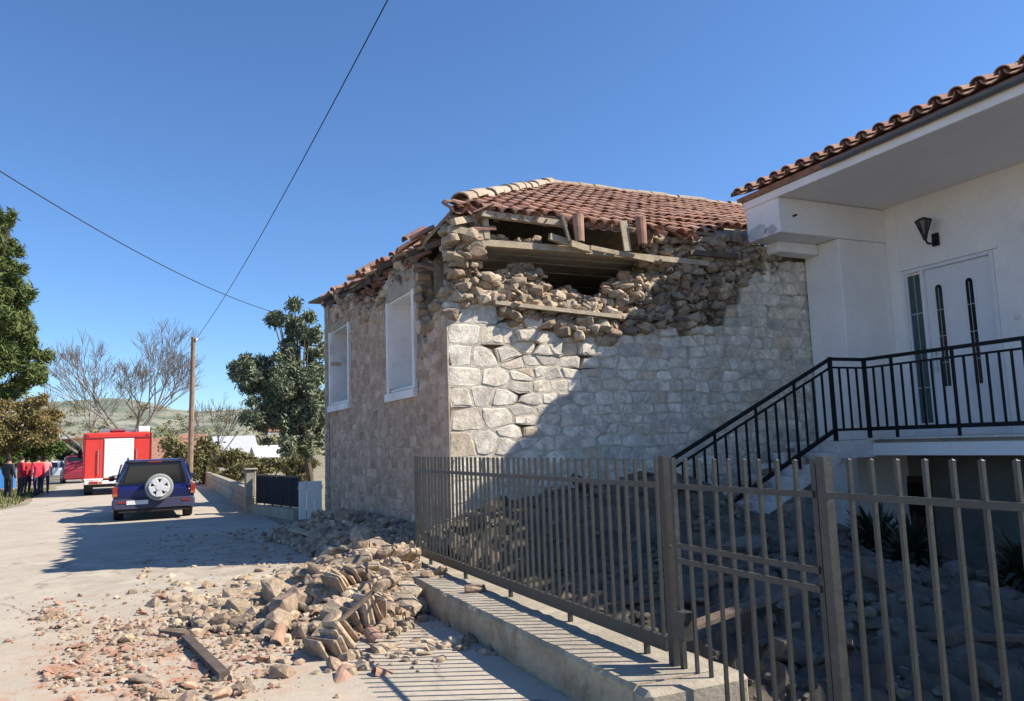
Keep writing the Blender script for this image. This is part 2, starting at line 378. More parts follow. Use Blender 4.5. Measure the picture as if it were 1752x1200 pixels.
def stone_into(mb, poly, T, gap=.012, rise=.03, thick=.22, tint=None):
    """poly CCW in (u,v); T(u,v,d) -> point, d outward. slot 0 stone, 1 mortar. Flat hewn face, uneven outline."""
    q = []
    for i in range(len(poly)):
        a, b = poly[i], poly[(i+1)%len(poly)]; q.append((a, True))
        if math.hypot(a[0]-b[0], a[1]-b[1]) > .11: f = random.uniform(.38,.62); q.append(((a[0]+(b[0]-a[0])*f, a[1]+(b[1]-a[1])*f), False))
    n = len(q); cx = sum(p[0][0] for p in q)/n; cy = sum(p[0][1] for p in q)/n; R_ = math.sqrt(abs(area(poly)))
    tint = random.random() if tint is None else tint; A = []; B = []
    for (p, corner) in q:
        dx, dy = cx-p[0], cy-p[1]; L_ = math.hypot(dx, dy) or 1
        g = gap+random.uniform(0,.012)+(random.uniform(.02,.09)*R_ if corner else random.uniform(-.006,.012))
        g = min(max(g, .004), L_*.45); A.append((p[0]+dx/L_*g, p[1]+dy/L_*g)); g2 = min(g+random.uniform(.006,.016), L_*.6); B.append((p[0]+dx/L_*g2, p[1]+dy/L_*g2))
    O = [T(p[0], p[1], 0) for p, c in q]; K = [T(p[0], p[1], -thick) for p, c in q]
    tx, ty = random.uniform(-.03,.03), random.uniform(-.04,.04)
    A3 = [T(x, y, .0005) for x, y in A]; B3 = [T(x, y, rise*random.uniform(.75,1.15)+(x-cx)*tx+(y-cy)*ty) for x, y in B]
    C3 = [T(cx+random.uniform(-.25,.25)*R_, cy+random.uniform(-.2,.2)*R_, rise*random.uniform(.9,1.35))]
    o = len(mb.v)
    for p in O+K+A3+B3+C3: mb.v.append(tuple(p)); mb.t.append(tint)
    def F(f, m): mb.f.append([o+i for i in f]); mb.m.append(m)
    for i in range(n):
        j = (i+1)%n
        F((i, j, 2*n+j, 2*n+i), 1); F((j, i, n+i, n+j), 0); F((2*n+i, 2*n+j, 3*n+j, 3*n+i), 0); F((3*n+i, 3*n+j, 4*n), 0)
def area(p): return .5*sum(p[i-1][0]*p[i][1]-p[i][0]*p[i-1][1] for i in range(len(p)))
def interp(pts, x):
    if x <= pts[0][0]: return pts[0][1]
    for (a, b) in zip(pts, pts[1:]):
        if x <= b[0]: return a[1]+(b[1]-a[1])*(x-a[0])/max(b[0]-a[0],1e-6)
    return pts[-1][1]

# ================================================================== SETTING
xs = [-900,-60,-8,-5,-4.6,2.2,2.9,4.2,6.5,8,9.5,13,25,120,900]; ys = [-300,-20,-3,0,3,10.6,12,30,80,200,900,2500]
def gz(x, y):
    t = min(max((x-5.5)/4.5, 0), 1)
    return -.85*t*t*(3-2*t) if -2.9 < y < 10.7 and x < 24 else 0
mb = MB(); n = len(xs)
for y in ys:
    for x in xs: mb.v.append((x, y, gz(x,y))); mb.t.append(0)
for j in range(len(ys)-1):
    for i in range(n-1):
        xm = (xs[i]+xs[i+1])/2; ym = (ys[j]+ys[j+1])/2
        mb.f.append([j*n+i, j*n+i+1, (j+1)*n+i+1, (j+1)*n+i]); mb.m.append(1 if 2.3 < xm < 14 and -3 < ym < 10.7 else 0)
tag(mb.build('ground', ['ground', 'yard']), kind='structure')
# road: worn concrete lane, slightly uneven edge on the left, gutter strip by the walls
mb = MB(); K = 60
for i in range(K+1):
    y = -12+(i/K)**1.6*150; l = -4.6-.25*math.sin(y*.9)-.12*math.sin(y*2.3)-max(0, y-34)*.05
    for x in (l, -2, 2.34): mb.v.append((x, y, .012 if x > l else .004)); mb.t.append(0)
for i in range(K):
    for j in range(2): a = i*3+j; mb.f.append([a, a+1, a+4, a+3]); mb.m.append(0)
tag(mb.build('road', 'road'), kind='structure')
# hills
mb = MB(); K = 90
for i in range(K+1):
    a = R(-70)+R(130)*i/K
    def hh(a, k): return k*(.55+.35*math.sin(a*5+1.3)+.22*math.sin(a*11+.4)+.10*math.sin(a*27)+.06*math.sin(a*51+2))
    for (d, z) in ((420,-1), (560, hh(a,13)+5), (760, hh(a+.15,34)+12), (1000, hh(a+.3,40)+22), (1300,-5)):
        mb.v.append((math.sin(a)*d, math.cos(a)*d, z)); mb.t.append(0)
for i in range(K):
    for j in range(4): b = i*5+j; mb.f.append([b, b+5, b+6, b+1]); mb.m.append(0)
tag(mb.build('hills', 'hill', smooth=True), kind='structure')

# ================================================================== STONE HOUSE
YF = 10.5
SP0 = Vector((3.75, YF, 0)); SP1 = Vector((3.42, 18.1, 0)); SL = (SP1-SP0).length; SD = (SP1-SP0).normalized(); SN = Vector((-SD.y, SD.x, 0))
def side(u, v, d): p = SP0+SD*u+SN*d; return Vector((p.x, p.y, v))
def side_at(x, y):
    d = ray(x, y); t = (SP0-CAM).dot(SN)/d.dot(SN); p = CAM+d*t
    return (p-SP0).dot(SD), p.z
def front(u, v, d): return Vector((u, YF-d, v))
def fpx(x, y, Y=YF): p = at(x, y, Y=Y); return (p.x, p.z)
house = wthing('stone_house', 'old rubble stone house with its upper front wall collapsed and tiled hip roof', 'house', SP0)

coretop = [fpx(*q) for q in ((765,420),(790,400),(812,430),(822,458),(832,478),(850,482),(866,470),(890,452),(915,460),(934,474),(942,502),(965,506),(985,492),(1003,506),(1030,512),(1052,488),(1075,474),(1110,470),(1122,450),(1135,432),(1180,418),(1235,408),(1262,402))]
coretop = [(3.7, coretop[0][1])] + coretop + [(9.4, 5.12), (9.6, 5.14), (9.9, 5.0), (11.8, 5.0)]
leaftop = [fpx(*q) for q in ((762,506),(820,512),(845,520),(868,532),(884,556),(905,548),(945,556),(985,574),(1012,566),(1035,590),(1060,570),(1110,560),(1165,560),(1225,552),(1255,505),(1282,466),(1305,441),(1435,450))]
leaftop = [(3.7, leaftop[0][1])] + leaftop + [(11.8, 4.84)]
# core of the front wall
mb = MB(); NX, NZ = 84, 44
for i in range(NX+1):
    x = 3.78+(11.78-3.78)*i/NX; zt = interp(coretop, x)+random.uniform(-.05,.05); lt = interp(leaftop, x)
    for k in range(NZ+1):
        z = -.9+(zt+.9)*k/NZ; open_ = z > lt-.05
        mb.v.append((x, YF+(.12 if open_ else .20)+random.uniform(-.09,.09)*(1 if open_ else .3), z)); mb.t.append(0)
for i in range(NX):
    for k in range(NZ): a = i*(NZ+1)+k; mb.f.append([a, a+NZ+1, a+NZ+2, a+1]); mb.m.append(0)
o = len(mb.v)
for i in range(NX+1):
    a = mb.v[i*(NZ+1)+NZ]; mb.v.append((a[0], YF+.62, a[2]-.06)); mb.v.append((a[0], YF+.62, -.9)); mb.t += [0,0]
for i in range(NX):
    mb.f.append([i*(NZ+1)+NZ, (i+1)*(NZ+1)+NZ, o+2*i+2, o+2*i]); mb.f.append([o+2*i, o+2*i+2, o+2*i+3, o+2*i+1]); mb.m += [0,0]
fwall = mb.build('front_wall', 'core', house)

# face stones of the front wall, opened along the cracks
cr = [[(812,543),(838,551),(836,592),(868,600),(887,606),(893,640),(892,705),(897,740)],[(887,606),(907,590),(960,604)],[(838,551),(870,540),(905,575)],[(770,680),(765,730)],[(1000,600),(985,640)]]
cracks = [[fpx(*q) for q in c] for c in cr]
def seg_near(p, a, b):
    ax, ay = a; bx, by = b; dx, dy = bx-ax, by-ay; t = max(0, min(1, ((p[0]-ax)*dx+(p[1]-ay)*dy)/(dx*dx+dy*dy+1e-9)))
    return ax+dx*t, ay+dy*t
def open_crack(poly, amt=.05, rad=.085):
    cx = sum(p[0] for p in poly)/len(poly); cy = sum(p[1] for p in poly)/len(poly); out = []
    for p in poly:
        best = None
        for c in cracks:
            for a, b in zip(c, c[1:]):
                q = seg_near(p, a, b); d = math.hypot(p[0]-q[0], p[1]-q[1])
                if best is None or d < best[0]: best = (d, q)
        if best[0] < rad:
            vx, vy = cx-best[1][0], cy-best[1][1]; L_ = math.hypot(vx, vy) or 1; k = amt*(1-best[0]/rad)
            p = (p[0]+vx/L_*k, p[1]+vy/L_*k)
        out.append(p)
    return out
rn = random.Random(3)
S = masonry_seeds(4.75, 11.72, -.9, 4.9, .12, .27, .14, .52, .22, rn)
v = -.9; k = 0
while v < 4.0:                                     # large squared quoins at the street corner
    h = rn.uniform(.27,.37); a = rn.uniform(.34,.42) if k % 2 else rn.uniform(.5,.62); k += 1
    S.append((3.75+a/2, v+h/2)); u = 3.75+a
    while u < 4.75:
        wd = rn.uniform(.28,.5); S.append((u+wd/2, v+h/2+rn.uniform(-.03,.03))); u += wd
    v += h
polys = cells(S, (3.75, -.9, 11.72, 4.86), 1.9)
cand = []
for p in polys:
    if len(p) < 3: continue
    cx = sum(q[0] for q in p)/len(p); cy = sum(q[1] for q in p)/len(p); lt = interp(leaftop, cx)
    if cy > lt-.02+rn.uniform(-.07,.05) or area(p) < .006: continue
    cand.append((p, cx, cy, lt))
# the near, visible ones become pieces of their own
def vis(c): return area(c[0])*(0 if c[2] < gz(c[1], 10)+.1 else .35 if c[1] > 8 and c[2] < 1.6 else 1)
cand.sort(key=vis, reverse=True)
rest = MB()
for k, (p, cx, cy, lt) in enumerate(cand):
    p = open_crack(p); near = lt-cy; shift = 0
    if near < .45 and 4.4 < cx < 9.6: shift = rn.uniform(-.07,.03)      # loosened stones under the break
    T = lambda u, v, d, s=shift: front(u, v, d+s)
    corner = cx < 4.3
    kw = dict(gap=rn.uniform(.002,.008) if corner else rn.uniform(.004,.014), rise=rn.uniform(.002,.006) if corner else rn.uniform(.003,.011))
    if k < 222:
        mb = MB(); stone_into(mb, p, T, **kw); mb.build('stone', ['wall_stone','mortar'], fwall)
    else: stone_into(rest, p, T, **kw)
tag(rest.build('stone_facing', ['wall_stone','mortar'], fwall), kind='stuff')
# broken core above the face stones
rest = MB(); big = 0
for i in range(3000):
    x = random.uniform(3.85, 9.7); a = interp(leaftop, x); b = interp(coretop, x)
    if b-a < .05: continue
    z = random.uniform(a-.04, b+.05) ; s = .04+.23*random.random()**3
    y = YF+.06+random.uniform(-.10,.14)
    if z > b-.12: y += random.uniform(0,.35)
    if s > .15 and big < 70 and x < 8.6:
        big += 1; link('core_stone', random.choice(ROCKS), fwall, (x,y,z), (random.gauss(0,.3), random.gauss(0,.3), random.uniform(0,6.28)), (s*1.15,s*random.uniform(.8,1),s*.85))
    else: rock_into(rest, (x,y,z), s)
for i in range(520):                                # collapsed heap under the roof edge on the right
    x = random.uniform(7.35, 10.2); rock_into(rest, (x, YF+random.uniform(-.05,.5), random.uniform(4.45,5.02)), random.uniform(.05,.2))
for i in range(70): rock_into(rest, (random.uniform(4.35,5.5), YF+random.uniform(.1,.5), 4.68+random.uniform(0,.1)), random.uniform(.08,.2))
for i in range(50):
    x, z = fpx(random.uniform(770,830), random.uniform(372,440)); rock_into(rest, (x, YF+random.uniform(-.05,.4), z), random.uniform(.12,.3))
tag(rest.build('broken_masonry', 'rubble', fwall), kind='stuff')

# side wall towards the street, with two window openings
def swin(q): 
    u = [side_at(*p) for p in q]; return min(p[0] for p in u), max(p[0] for p in u), min(p[1] for p in u), max(p[1] for p in u)
W1 = (side_at(708,600)[0], side_at(667,600)[0], side_at(687,668)[1], side_at(690,505)[1])
W2 = (side_at(597,640)[0], side_at(567,640)[0], side_at(582,690)[1], side_at(583,560)[1])
def in_open(u, v, mg=0): return any(a-mg < u < b+mg and c-mg < v < d+mg for (a,b,c,d) in (W1, W2))
sidetop = [(0,3.72),(.5,3.70),(.62,3.4),(1.0,3.2),(1.15,3.6),(W1[0]-.12,4.3),(W1[0],4.55),(W1[1],4.62),(W1[1]+.3,4.30),(W1[1]+1.0,4.22),(W2[0]-.7,4.45),(W2[0],4.68),(SL,4.9)]
mb = MB(); us = sorted(set([i*SL/44 for i in range(45)]+[W1[0],W1[1],W2[0],W2[1]]))
for a, b in zip(us, us[1:]):
    zt = interp(sidetop, (a+b)/2)-.05
    spans = [(-.3, zt)]
    for (u0,u1,z0,z1) in (W1, W2):
        if u0-1e-4 <= a and b <= u1+1e-4: spans = [(-.3, z0), (z1, max(zt, z1+.15))]
    for (z0, z1) in spans:
        q = [side(a,z0,-.02), side(b,z0,-.02), side(b,z0,-.55), side(a,z0,-.55)]
        q += [Vector((p.x,p.y,z1)) for p in q]
        mb.add(q, [(0,3,2,1),(4,5,6,7),(0,1,5,4),(1,2,6,5),(2,3,7,6),(3,0,4,7)])
swall = mb.build('side_wall', 'core', house)
S = masonry_seeds(.5, SL, -.2, 4.8, .13, .25, .18, .46, .2, rn); v = -.2; k = 0
while v < 3.8:
    h = rn.uniform(.27,.37); a = rn.uniform(.5,.6) if k % 2 else rn.uniform(.3,.4); S.append((a/2, v+h/2)); v += h; k += 1
polys = cells(S, (0, -.2, SL, 4.8), 1.7); rest = MB(); k = 0; cand = []
for p in polys:
    if len(p) < 3 or area(p) < .005: continue
    cx = sum(q[0] for q in p)/len(p); cy = sum(q[1] for q in p)/len(p)
    if cy > interp(sidetop, cx)-.04 or in_open(cx, cy, .1): continue
    cand.append((p, cx, cy))
cand.sort(key=lambda c: c[1]+(3 if c[2] < .4 else 0))
for k, (p, cx, cy) in enumerate(cand):
    kw = dict(gap=rn.uniform(.003,.016), rise=rn.uniform(.003,.013))
    T = side
    if k < 76: mb = MB(); stone_into(mb, p, T, **kw); mb.build('stone', ['side_stone','side_mortar'], swall)
    else: stone_into(rest, p, T, **kw)
tag(rest.build('stone_facing', ['side_stone','side_mortar'], swall), kind='stuff')
rest = MB()
for i in range(320):
    u = random.uniform(0, 6.4); z = interp(sidetop, u)+random.uniform(-.25,.18)
    if in_open(u, z, .05): continue
    p = side(u, z, random.uniform(-.35,.0)); rock_into(rest, p, random.uniform(.1,.28))
tag(rest.build('broken_masonry', 'rubble', swall), kind='stuff')
def sbox(mb, u0, u1, z0, z1, d0, d1, mi=0):
    q = [side(u0,z0,d1), side(u1,z0,d1), side(u1,z0,d0), side(u0,z0,d0)]; q += [Vector((p.x,p.y,z1)) for p in q]
    mb.add(q, [(0,3,2,1),(4,5,6,7),(0,1,5,4),(1,2,6,5),(2,3,7,6),(3,0,4,7)], mi)
for wi, (u0,u1,z0,z1) in enumerate((W1, W2)):
    mb = MB(); sbox(mb, u0+.03, u1-.03, z0+.03, z1-.03, -.52, -.47)
    win = mb.build('window', 'old_white' if wi == 0 else 'tarp_grey', house)
    for (nm, a) in (('jamb', (u0, u0+.03, z0, z1)), ('jamb', (u1-.03, u1, z0, z1)), ('lintel', (u0+.031, u1-.031, z1-.03, z1)), ('sill', (u0+.031, u1-.031, z0, z0+.04))):
        mb = MB(); sbox(mb, *a, -.465, -.002); mb.build(nm, 'old_white', win)
    mb = MB(); b = .11
    sbox(mb, u0-b, u0-.002, z0-.02, z1, -.03, .035); mb.build('frame', 'old_white', win)
    mb = MB(); sbox(mb, u1+.002, u1+b, z0-.02, z1, -.03, .035); mb.build('frame', 'old_white', win)
    mb = MB(); sbox(mb, u0-b-.03, u1+b+.03, z0-.16, z0-.025, -.2, .07); mb.build('sill', 'old_white', win)
    mb = MB(); sbox(mb, u0-.14, u1+.14, z1+.002, z1+(.42 if wi == 0 else .16), -.4, .02); mb.build('lintel', 'concrete' if wi == 0 else 'old_wood', win)
    if wi == 1:
        mb = MB(); sbox(mb, u0+.035, u1-.035, z1-.62, z1-.04, -.455, -.40); mb.build('blind', 'gutter', win)
mb = MB(); mb.box((3.42, 17.6, -.3), (13, 18.1, 4.9)); mb.build('back_wall', 'core', house)
mb = MB(); mb.box((11.8, YF+.65, -.9), (12.2, 17.59, 4.9)); mb.build('inner_wall', 'core', house)
mb = MB(); mb.box((4.35, YF+.66, 1.2), (11.75, 17.55, 1.35)); mb.build('upper_floor', 'old_wood', house)

# attic ceiling of boards and its timbers
ceil = MB(); ceil.box((4.3, 10.9, 4.66), (11.6, 17.5, 4.72)); ceil = ceil.build('ceiling', 'dark_wood', house)
y = 10.62; i = 0
while y < 16:
    mb = MB(); mb.box((4.32, y, 4.6+random.uniform(0,.012)), (11.6, y+.185, 4.655)); mb.build('ceiling_board', 'board', ceil); y += .2; i += 1
def timber(p, q, w_, h_, mat='old_wood', parent=house, nm='timber'):
    mb = MB(); mb.bar(p, q, w_, h_, tint=random.random()); return mb.build(nm, mat, parent)
def pt(x, y, Y): return at(x, y, Y=Y)
timber(pt(818,416,10.46), pt(1000,430,10.46), .12, .10, 'pale_wood')
timber(pt(1000,431,10.5), pt(1210,452,10.42), .12, .09, 'pale_wood')
timber(pt(822,366,10.35), pt(968,384,10.35), .10, .09, 'pale_wood')
timber(pt(1000,384,10.42), pt(1110,398,10.42), .09, .08)
timber(pt(828,372,10.44), pt(832,410,10.44), .09, .11, 'pale_wood')
timber(pt(768,392,10.4), pt(830,404,10.45), .10, .10)
timber(pt(775,380,10.3), pt(832,370,10.6), .10, .10, 'pale_wood')
timber(pt(940,405,10.3), pt(1010,428,10.35), .07, .10, 'pale_wood')
timber(pt(846,518,10.42), pt(1062,543,10.38), .09, .06, 'pale_wood')
timber(pt(1062,543,10.44), pt(1205,548,10.46), .08, .06, 'dark_wood')
timber(pt(1010,424,10.25), pt(1118,446,10.3), .05, .07, 'pale_wood')
timber(pt(962,372,10.25), pt(974,414,10.22), .13, .03, 'pale_wood')
timber(pt(1066,378,10.25), pt(1074,430,10.22), .13, .03, 'pale_wood')
for i in range(9):
    x_ = 4.6+i*.85; y_ = min(14.2, 10.2+(x_-3.75)); timber((x_, 10.5, 5.02), (x_, y_, 5.02+(y_-10.5)*.525), .09, .11, 'dark_wood', nm='rafter')
timber(pt(1150,412,10.4), pt(1275,408,10.6), .08, .09)
timber(pt(1180,432,10.3), pt(1268,440,10.4), .06, .09, 'dark_wood')

# roof -------------------------------------------------------------
def slab(mb, poly, t=.05, mi=0):
    n = len(poly); P = [Vector(p) for p in poly]; nn = (P[1]-P[0]).cross(P[2]-P[0]).normalized()
    if nn.z < 0: nn = -nn
    mb.add(P+[p-nn*t for p in P], [tuple(range(n)), tuple(range(n,2*n))[::-1]]+[(i, n+i, n+(i+1)%n, (i+1)%n) for i in range(n)], mi)
EZ, EY, KS = 5.02, 10.22, .52
PK = Vector((7.55, 14.32, EZ+(14.32-EY)*KS)); RX = 13.2
roof = MB()
slab(roof, [(3.95,10.62,EZ+.4*KS-.04), (RX,10.45,EZ+.23*KS-.04), (RX,PK.y,PK.z-.04), (PK.x,PK.y,PK.z-.04)])
slab(roof, [(3.66,11.15,4.80), (3.95,10.62,EZ+.16), (PK.x-.02,PK.y,PK.z-.045), (3.36,18.4,5.08)]+[(3.36+.3*f+random.uniform(-.06,.16), 18.4-7.25*f, 5.08-.28*f+random.uniform(-.02,.05)) for f in [k/16 for k in range(1,16)]])
slab(roof, [(3.1,18.42,5.1), (PK.x,PK.y+.02,PK.z-.045), (RX,PK.y+.02,PK.z-.045), (RX,18.42,5.1)])
roof = roof.build('roof', 'old_wood', house)
def tile_mesh(name, r0=.105, r1=.085, ln=.44, t=.014, mat='terracotta', n=6, full=math.pi):
    mb = MB(); V = []
    for (y, r) in ((0, r0), (ln, r1)):
        for rr in (r, r-t):
            for i in range(n+1):
                a = math.pi*i/n; V.append((math.cos(a)*rr, y, math.sin(a)*rr*.8))
    m = n+1; fs = []
    for i in range(n):
        fs += [(i, i+1, 2*m+i+1, 2*m+i), (m+i+1, m+i, 3*m+i, 3*m+i+1), (i+1, i, m+i, m+i+1), (2*m+i, 2*m+i+1, 3*m+i+1, 3*m+i)]
    fs += [(0, 2*m, 3*m, m), (n, m+n, 3*m+n, 2*m+n)]
    mb.add(V, fs); return mb.mesh(name, [mat])
TILE = tile_mesh('roof_tile'); TILE2 = tile_mesh('eave_tile', mat='eave_tile'); TILEB = tile_mesh('loose_tile', mat='bright_tile')
TDATA = ([v.co.copy() for v in TILE.vertices], [tuple(p.vertices) for p in TILE.polygons])
def tile_into(mb, mat4, tint=None):
    mb.add([mat4 @ v for v in TDATA[0]], TDATA[1], 0, random.random() if tint is None else tint)
SA = math.atan(KS); rowd = .345; cw = .225
rest = MB(); pans = MB(); cnt = 0; tl = []
ncol = int((RX-3.7)/cw)
for r in range(14):
    s = r*rowd; y = EY+.05+s*math.cos(SA); z = EZ+.04+s*math.sin(SA)
    for c in range(ncol):
        x = 3.8+c*cw
        if x-3.62 < (y-EY)*1.012+.05: continue
        if y > PK.y-.12: continue
        if r == 0 and (x > 8.1 or random.random() < .12): continue
        if r == 1 and x > 8.9: continue
        if r == 2 and x > 9.4: continue
        tl.append((r, x, y, z))
tl.sort(key=lambda t: (t[1] > 10.0, t[0]))
for k, (r, x, y, z) in enumerate(tl):
    j = random.uniform(-.012,.012); sag = -.05*math.sin(min(max((x-4)/6,0),1)*math.pi)*(1-min((y-EY)/4,1)) - (.10*max(0, x-7.6)/1.6 if r < 4 and x < 9.6 else 0)*(1-r/4)
    rot = (SA+random.uniform(-.03,.03)-.04, random.uniform(-.05,.05), random.uniform(-.05,.05)*(3 if r == 0 else 1))
    if k < 300: link('roof_tile', TILE, roof, (x+j, y+random.uniform(-.02,.02), z+sag+random.uniform(0,.014)), rot)
    else: tile_into(rest, Matrix.LocRotScale(Vector((x+j,y,z+sag)), Matrix.Rotation(rot[0],3,'X').to_quaternion(), None))
    m_ = Matrix.LocRotScale(Vector((x+cw/2, y, z+sag-.015)), (Matrix.Rotation(SA-.02,3,'X') @ Matrix.Rotation(math.pi,3,'Y')).to_quaternion(), None)
    tile_into(pans, m_)
if rest.v: tag(rest.build('upper_tiles', 'terracotta', roof), kind='stuff')
tag(pans.build('pan_tiles', 'terracotta', roof), kind='stuff')
def caps(p0, p1, n, nm, r=.15):
    p0 = Vector(p0); p1 = Vector(p1); d = (p1-p0); ln = d.length/n; me = tile_mesh(nm, r*1.1, r*.95, ln*1.12, .03, 'ridge_mortar', 6)
    zq = math.atan2(-d.x, d.y); el_ = math.asin(d.normalized().z)
    for i in range(n):
        p = p0+d*(i/n); link(nm, me, roof, p+Vector((0,0,random.uniform(-.015,.02))), (el_+random.uniform(-.05,.05), 0, zq+random.uniform(-.05,.05)))
caps((4.12, 10.78, EZ+.33), PK, 12, 'hip_tile', .15)
caps(PK-Vector((.05,0,0)), (RX, PK.y, PK.z), 15, 'ridge_tile', .12)
# street-side eave: ragged, sagging row of tiles
for i in range(34):
    f = i/33; p = Vector((3.60,11.1,4.82)).lerp(Vector((3.30,18.38,5.10)), f); 
    for r in range(2):
        if random.random() < (.3 if r == 0 else .1): continue
        q = p+Vector((.05+r*.33, 0, .02+r*.17))+Vector((random.uniform(-.10,.08), random.uniform(-.06,.06), random.uniform(-.07,.05)))
        link('eave_tile', TILE2, roof, q, (.40+random.uniform(-.5,.2), random.uniform(-.3,.3), -math.pi/2+random.uniform(-.4,.4)))
timber((3.66,13.9,4.80), (3.46,18.3,4.98), .05, .08, 'dark_wood', roof, 'eave_board')
for i in range(12):
    y = 11.2+i*.62; x0 = 3.62-(y-11)*.04+random.uniform(-.12,.1); timber((x0, y, 4.66+(y-11)*.045), (x0+(1.0 if i > 1 else .5), y+random.uniform(-.1,.1), (5.1 if i > 1 else 4.85)+(y-11)*.045), .07, .09, 'dark_wood', roof, 'rafter')
for q in ((975,378,10.22,.05),(1082,384,10.2,0)):                    # tiles dangling from the broken eave
    p = pt(q[0]+13, q[1]-10, q[2]); link('hanging_tile', TILEB, roof, p, (-math.pi/2+.06, 0, math.pi+q[3]), (.95,1,1))
for i in range(70):                                                    # loose, slipped tiles at the broken corner and under the eave
    if i < 14: x, y, Y = random.uniform(768,830), random.uniform(352,395), random.uniform(10.35,10.9)
    else: x = random.uniform(565,712); y = 528-(x-565)*.60+random.uniform(-4,26); Y = None
    p = at(x, y, Y=Y) if Y else at(x, y, X=3.62)
    k_ = random.uniform(.55,.8); link('slipped_tile', TILE2, roof, p, (random.uniform(-.5,.5), random.uniform(-.5,.5), -math.pi/2+random.uniform(-.7,.7)), (k_,k_,k_))

# ================================================================== WHITE HOUSE
wh = wthing('white_house', 'white plastered house with deep tiled eave and raised entrance balcony', 'house', (12, 9.6, -.85))
def wbox(nm, a, b, mat, parent=wh, c=0):
    mb = MB(); (mb.bbox(a, b, c) if c else mb.box(a, b)); return mb.build(nm, mat, parent)
DY0, DY1, DZ = 7.74, 9.42, 4.40
wall = wbox('wall', (12, 9.425, 1.475), (12.25, 9.668, 5.70), 'white_paint')
wbox('wall', (12, -2, 1.475), (12.25, DY0-.005, 5.70), 'white_paint')
wbox('wall', (12.002, DY0-.004, DZ+.005), (12.25, 9.424, 5.70), 'white_paint')
wbox('wall', (10.8, 9.67, -.9), (12.3, 10.47, 4.994), 'white_paint', c=.012)
wbox('wall', (12.3, 9.9, -.9), (20, 10.46, 5.75), 'white_paint'); wbox('wall', (12.26, -2.2, -.9), (20, -2, 5.75), 'white_paint')
wbox('beam', (9.47, 9.66, 5.0), (12.3, 10.46, 5.615), 'white_paint', c=.012)
wbox('beam', (9.86, 10.12, 4.80), (10.79, 10.44, 4.993), 'white_paint', c=.01)
sof = wbox('soffit', (9.5, -2, 5.62), (12.3, 10.46, 5.72), 'soffit')
wbox('fascia', (9.44, -2, 5.60), (9.497, 10.47, 5.74), 'white_paint', c=.008)
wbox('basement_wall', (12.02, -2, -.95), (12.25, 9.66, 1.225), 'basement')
wbox('eave_shelf', (9.40, -2, 5.745), (9.75, 10.5, 5.77), 'old_wood')
for (yy, zz, ry_, rz_) in ((10.18,5.12,.26,.14), (9.88,5.08,.16,.09)):
    mb = MB(); n_ = 14; P = [(yy+ry_*math.cos(2*math.pi*k/n_)*random.uniform(.7,1.1), max(5.004, zz+rz_*math.sin(2*math.pi*k/n_)*random.uniform(.7,1.15))) for k in range(n_)]
    mb.loft([[Vector((x, min(y,10.455), z)) for y, z in P] for x in (9.462, 9.475)]); mb.build('bare_patch', 'stair_white', wh)
# roof
RS = .36; RA = math.atan(RS); mb = MB()
slab(mb, [(9.36,-2.2,5.82), (16.5,-2.2,5.82+7.14*RS), (16.5,10.55,5.82+7.14*RS), (9.36,10.55,5.82)], .07)
slab(mb, [(23.5,-2.2,5.82), (16.5,-2.2,5.82+7.14*RS), (16.5,10.55,5.82+7.14*RS), (23.5,10.55,5.82)], .07)
wroof = mb.build('roof', 'eave_tile', wh)
WT = tile_mesh('cover_tile', .11, .09, .45, .018, 'eave_tile', 7); WP = tile_mesh('pan_tile', .135, .11, .45, .018, 'eave_tile', 6)
for i in range(26):
    y = 10.42-i*.30
    for r in range(4):
        x = 9.27+r*.37; z = 5.85+(x-9.27)*RS
        link('cover_tile', WT, wroof, (x+random.uniform(-.012,.012), y+random.uniform(-.012,.012), z+.045), (RA*1.0+random.uniform(-.02,.02)-.03, random.uniform(-.04,.04), -math.pi/2+random.uniform(-.03,.03)))
        if r < 2: link('pan_tile', WP, wroof, (x-.01, y-.15, z+.075), (RA, math.pi, -math.pi/2) if False else Matrix.LocRotScale(None, Matrix.Rotation(-math.pi/2,3,'Z') @ Matrix.Rotation(RA,3,'X') @ Matrix.Rotation(math.pi,3,'Y'), None).to_euler())
for i in range(6):                                                   # verge tiles at the end over the stone house
    link('cover_tile', WT, wroof, (9.3+i*.38, 10.52, 5.87+i*.38*RS), (RA-.03, .1, -math.pi/2))
mb = MB(); sec = []
for y in (-2, 8.55):
    sec.append([Vector((9.365+.06*math.cos(a), y, 5.775+.06*math.sin(a))) for a in [math.pi+math.pi*k/8 for k in range(9)]]+[Vector((9.365+.05*math.cos(a), y, 5.777+.05*math.sin(a))) for a in [2*math.pi-math.pi*k/8 for k in range(9)]])
mb.loft(sec); mb.build('gutter', 'gutter', wh)
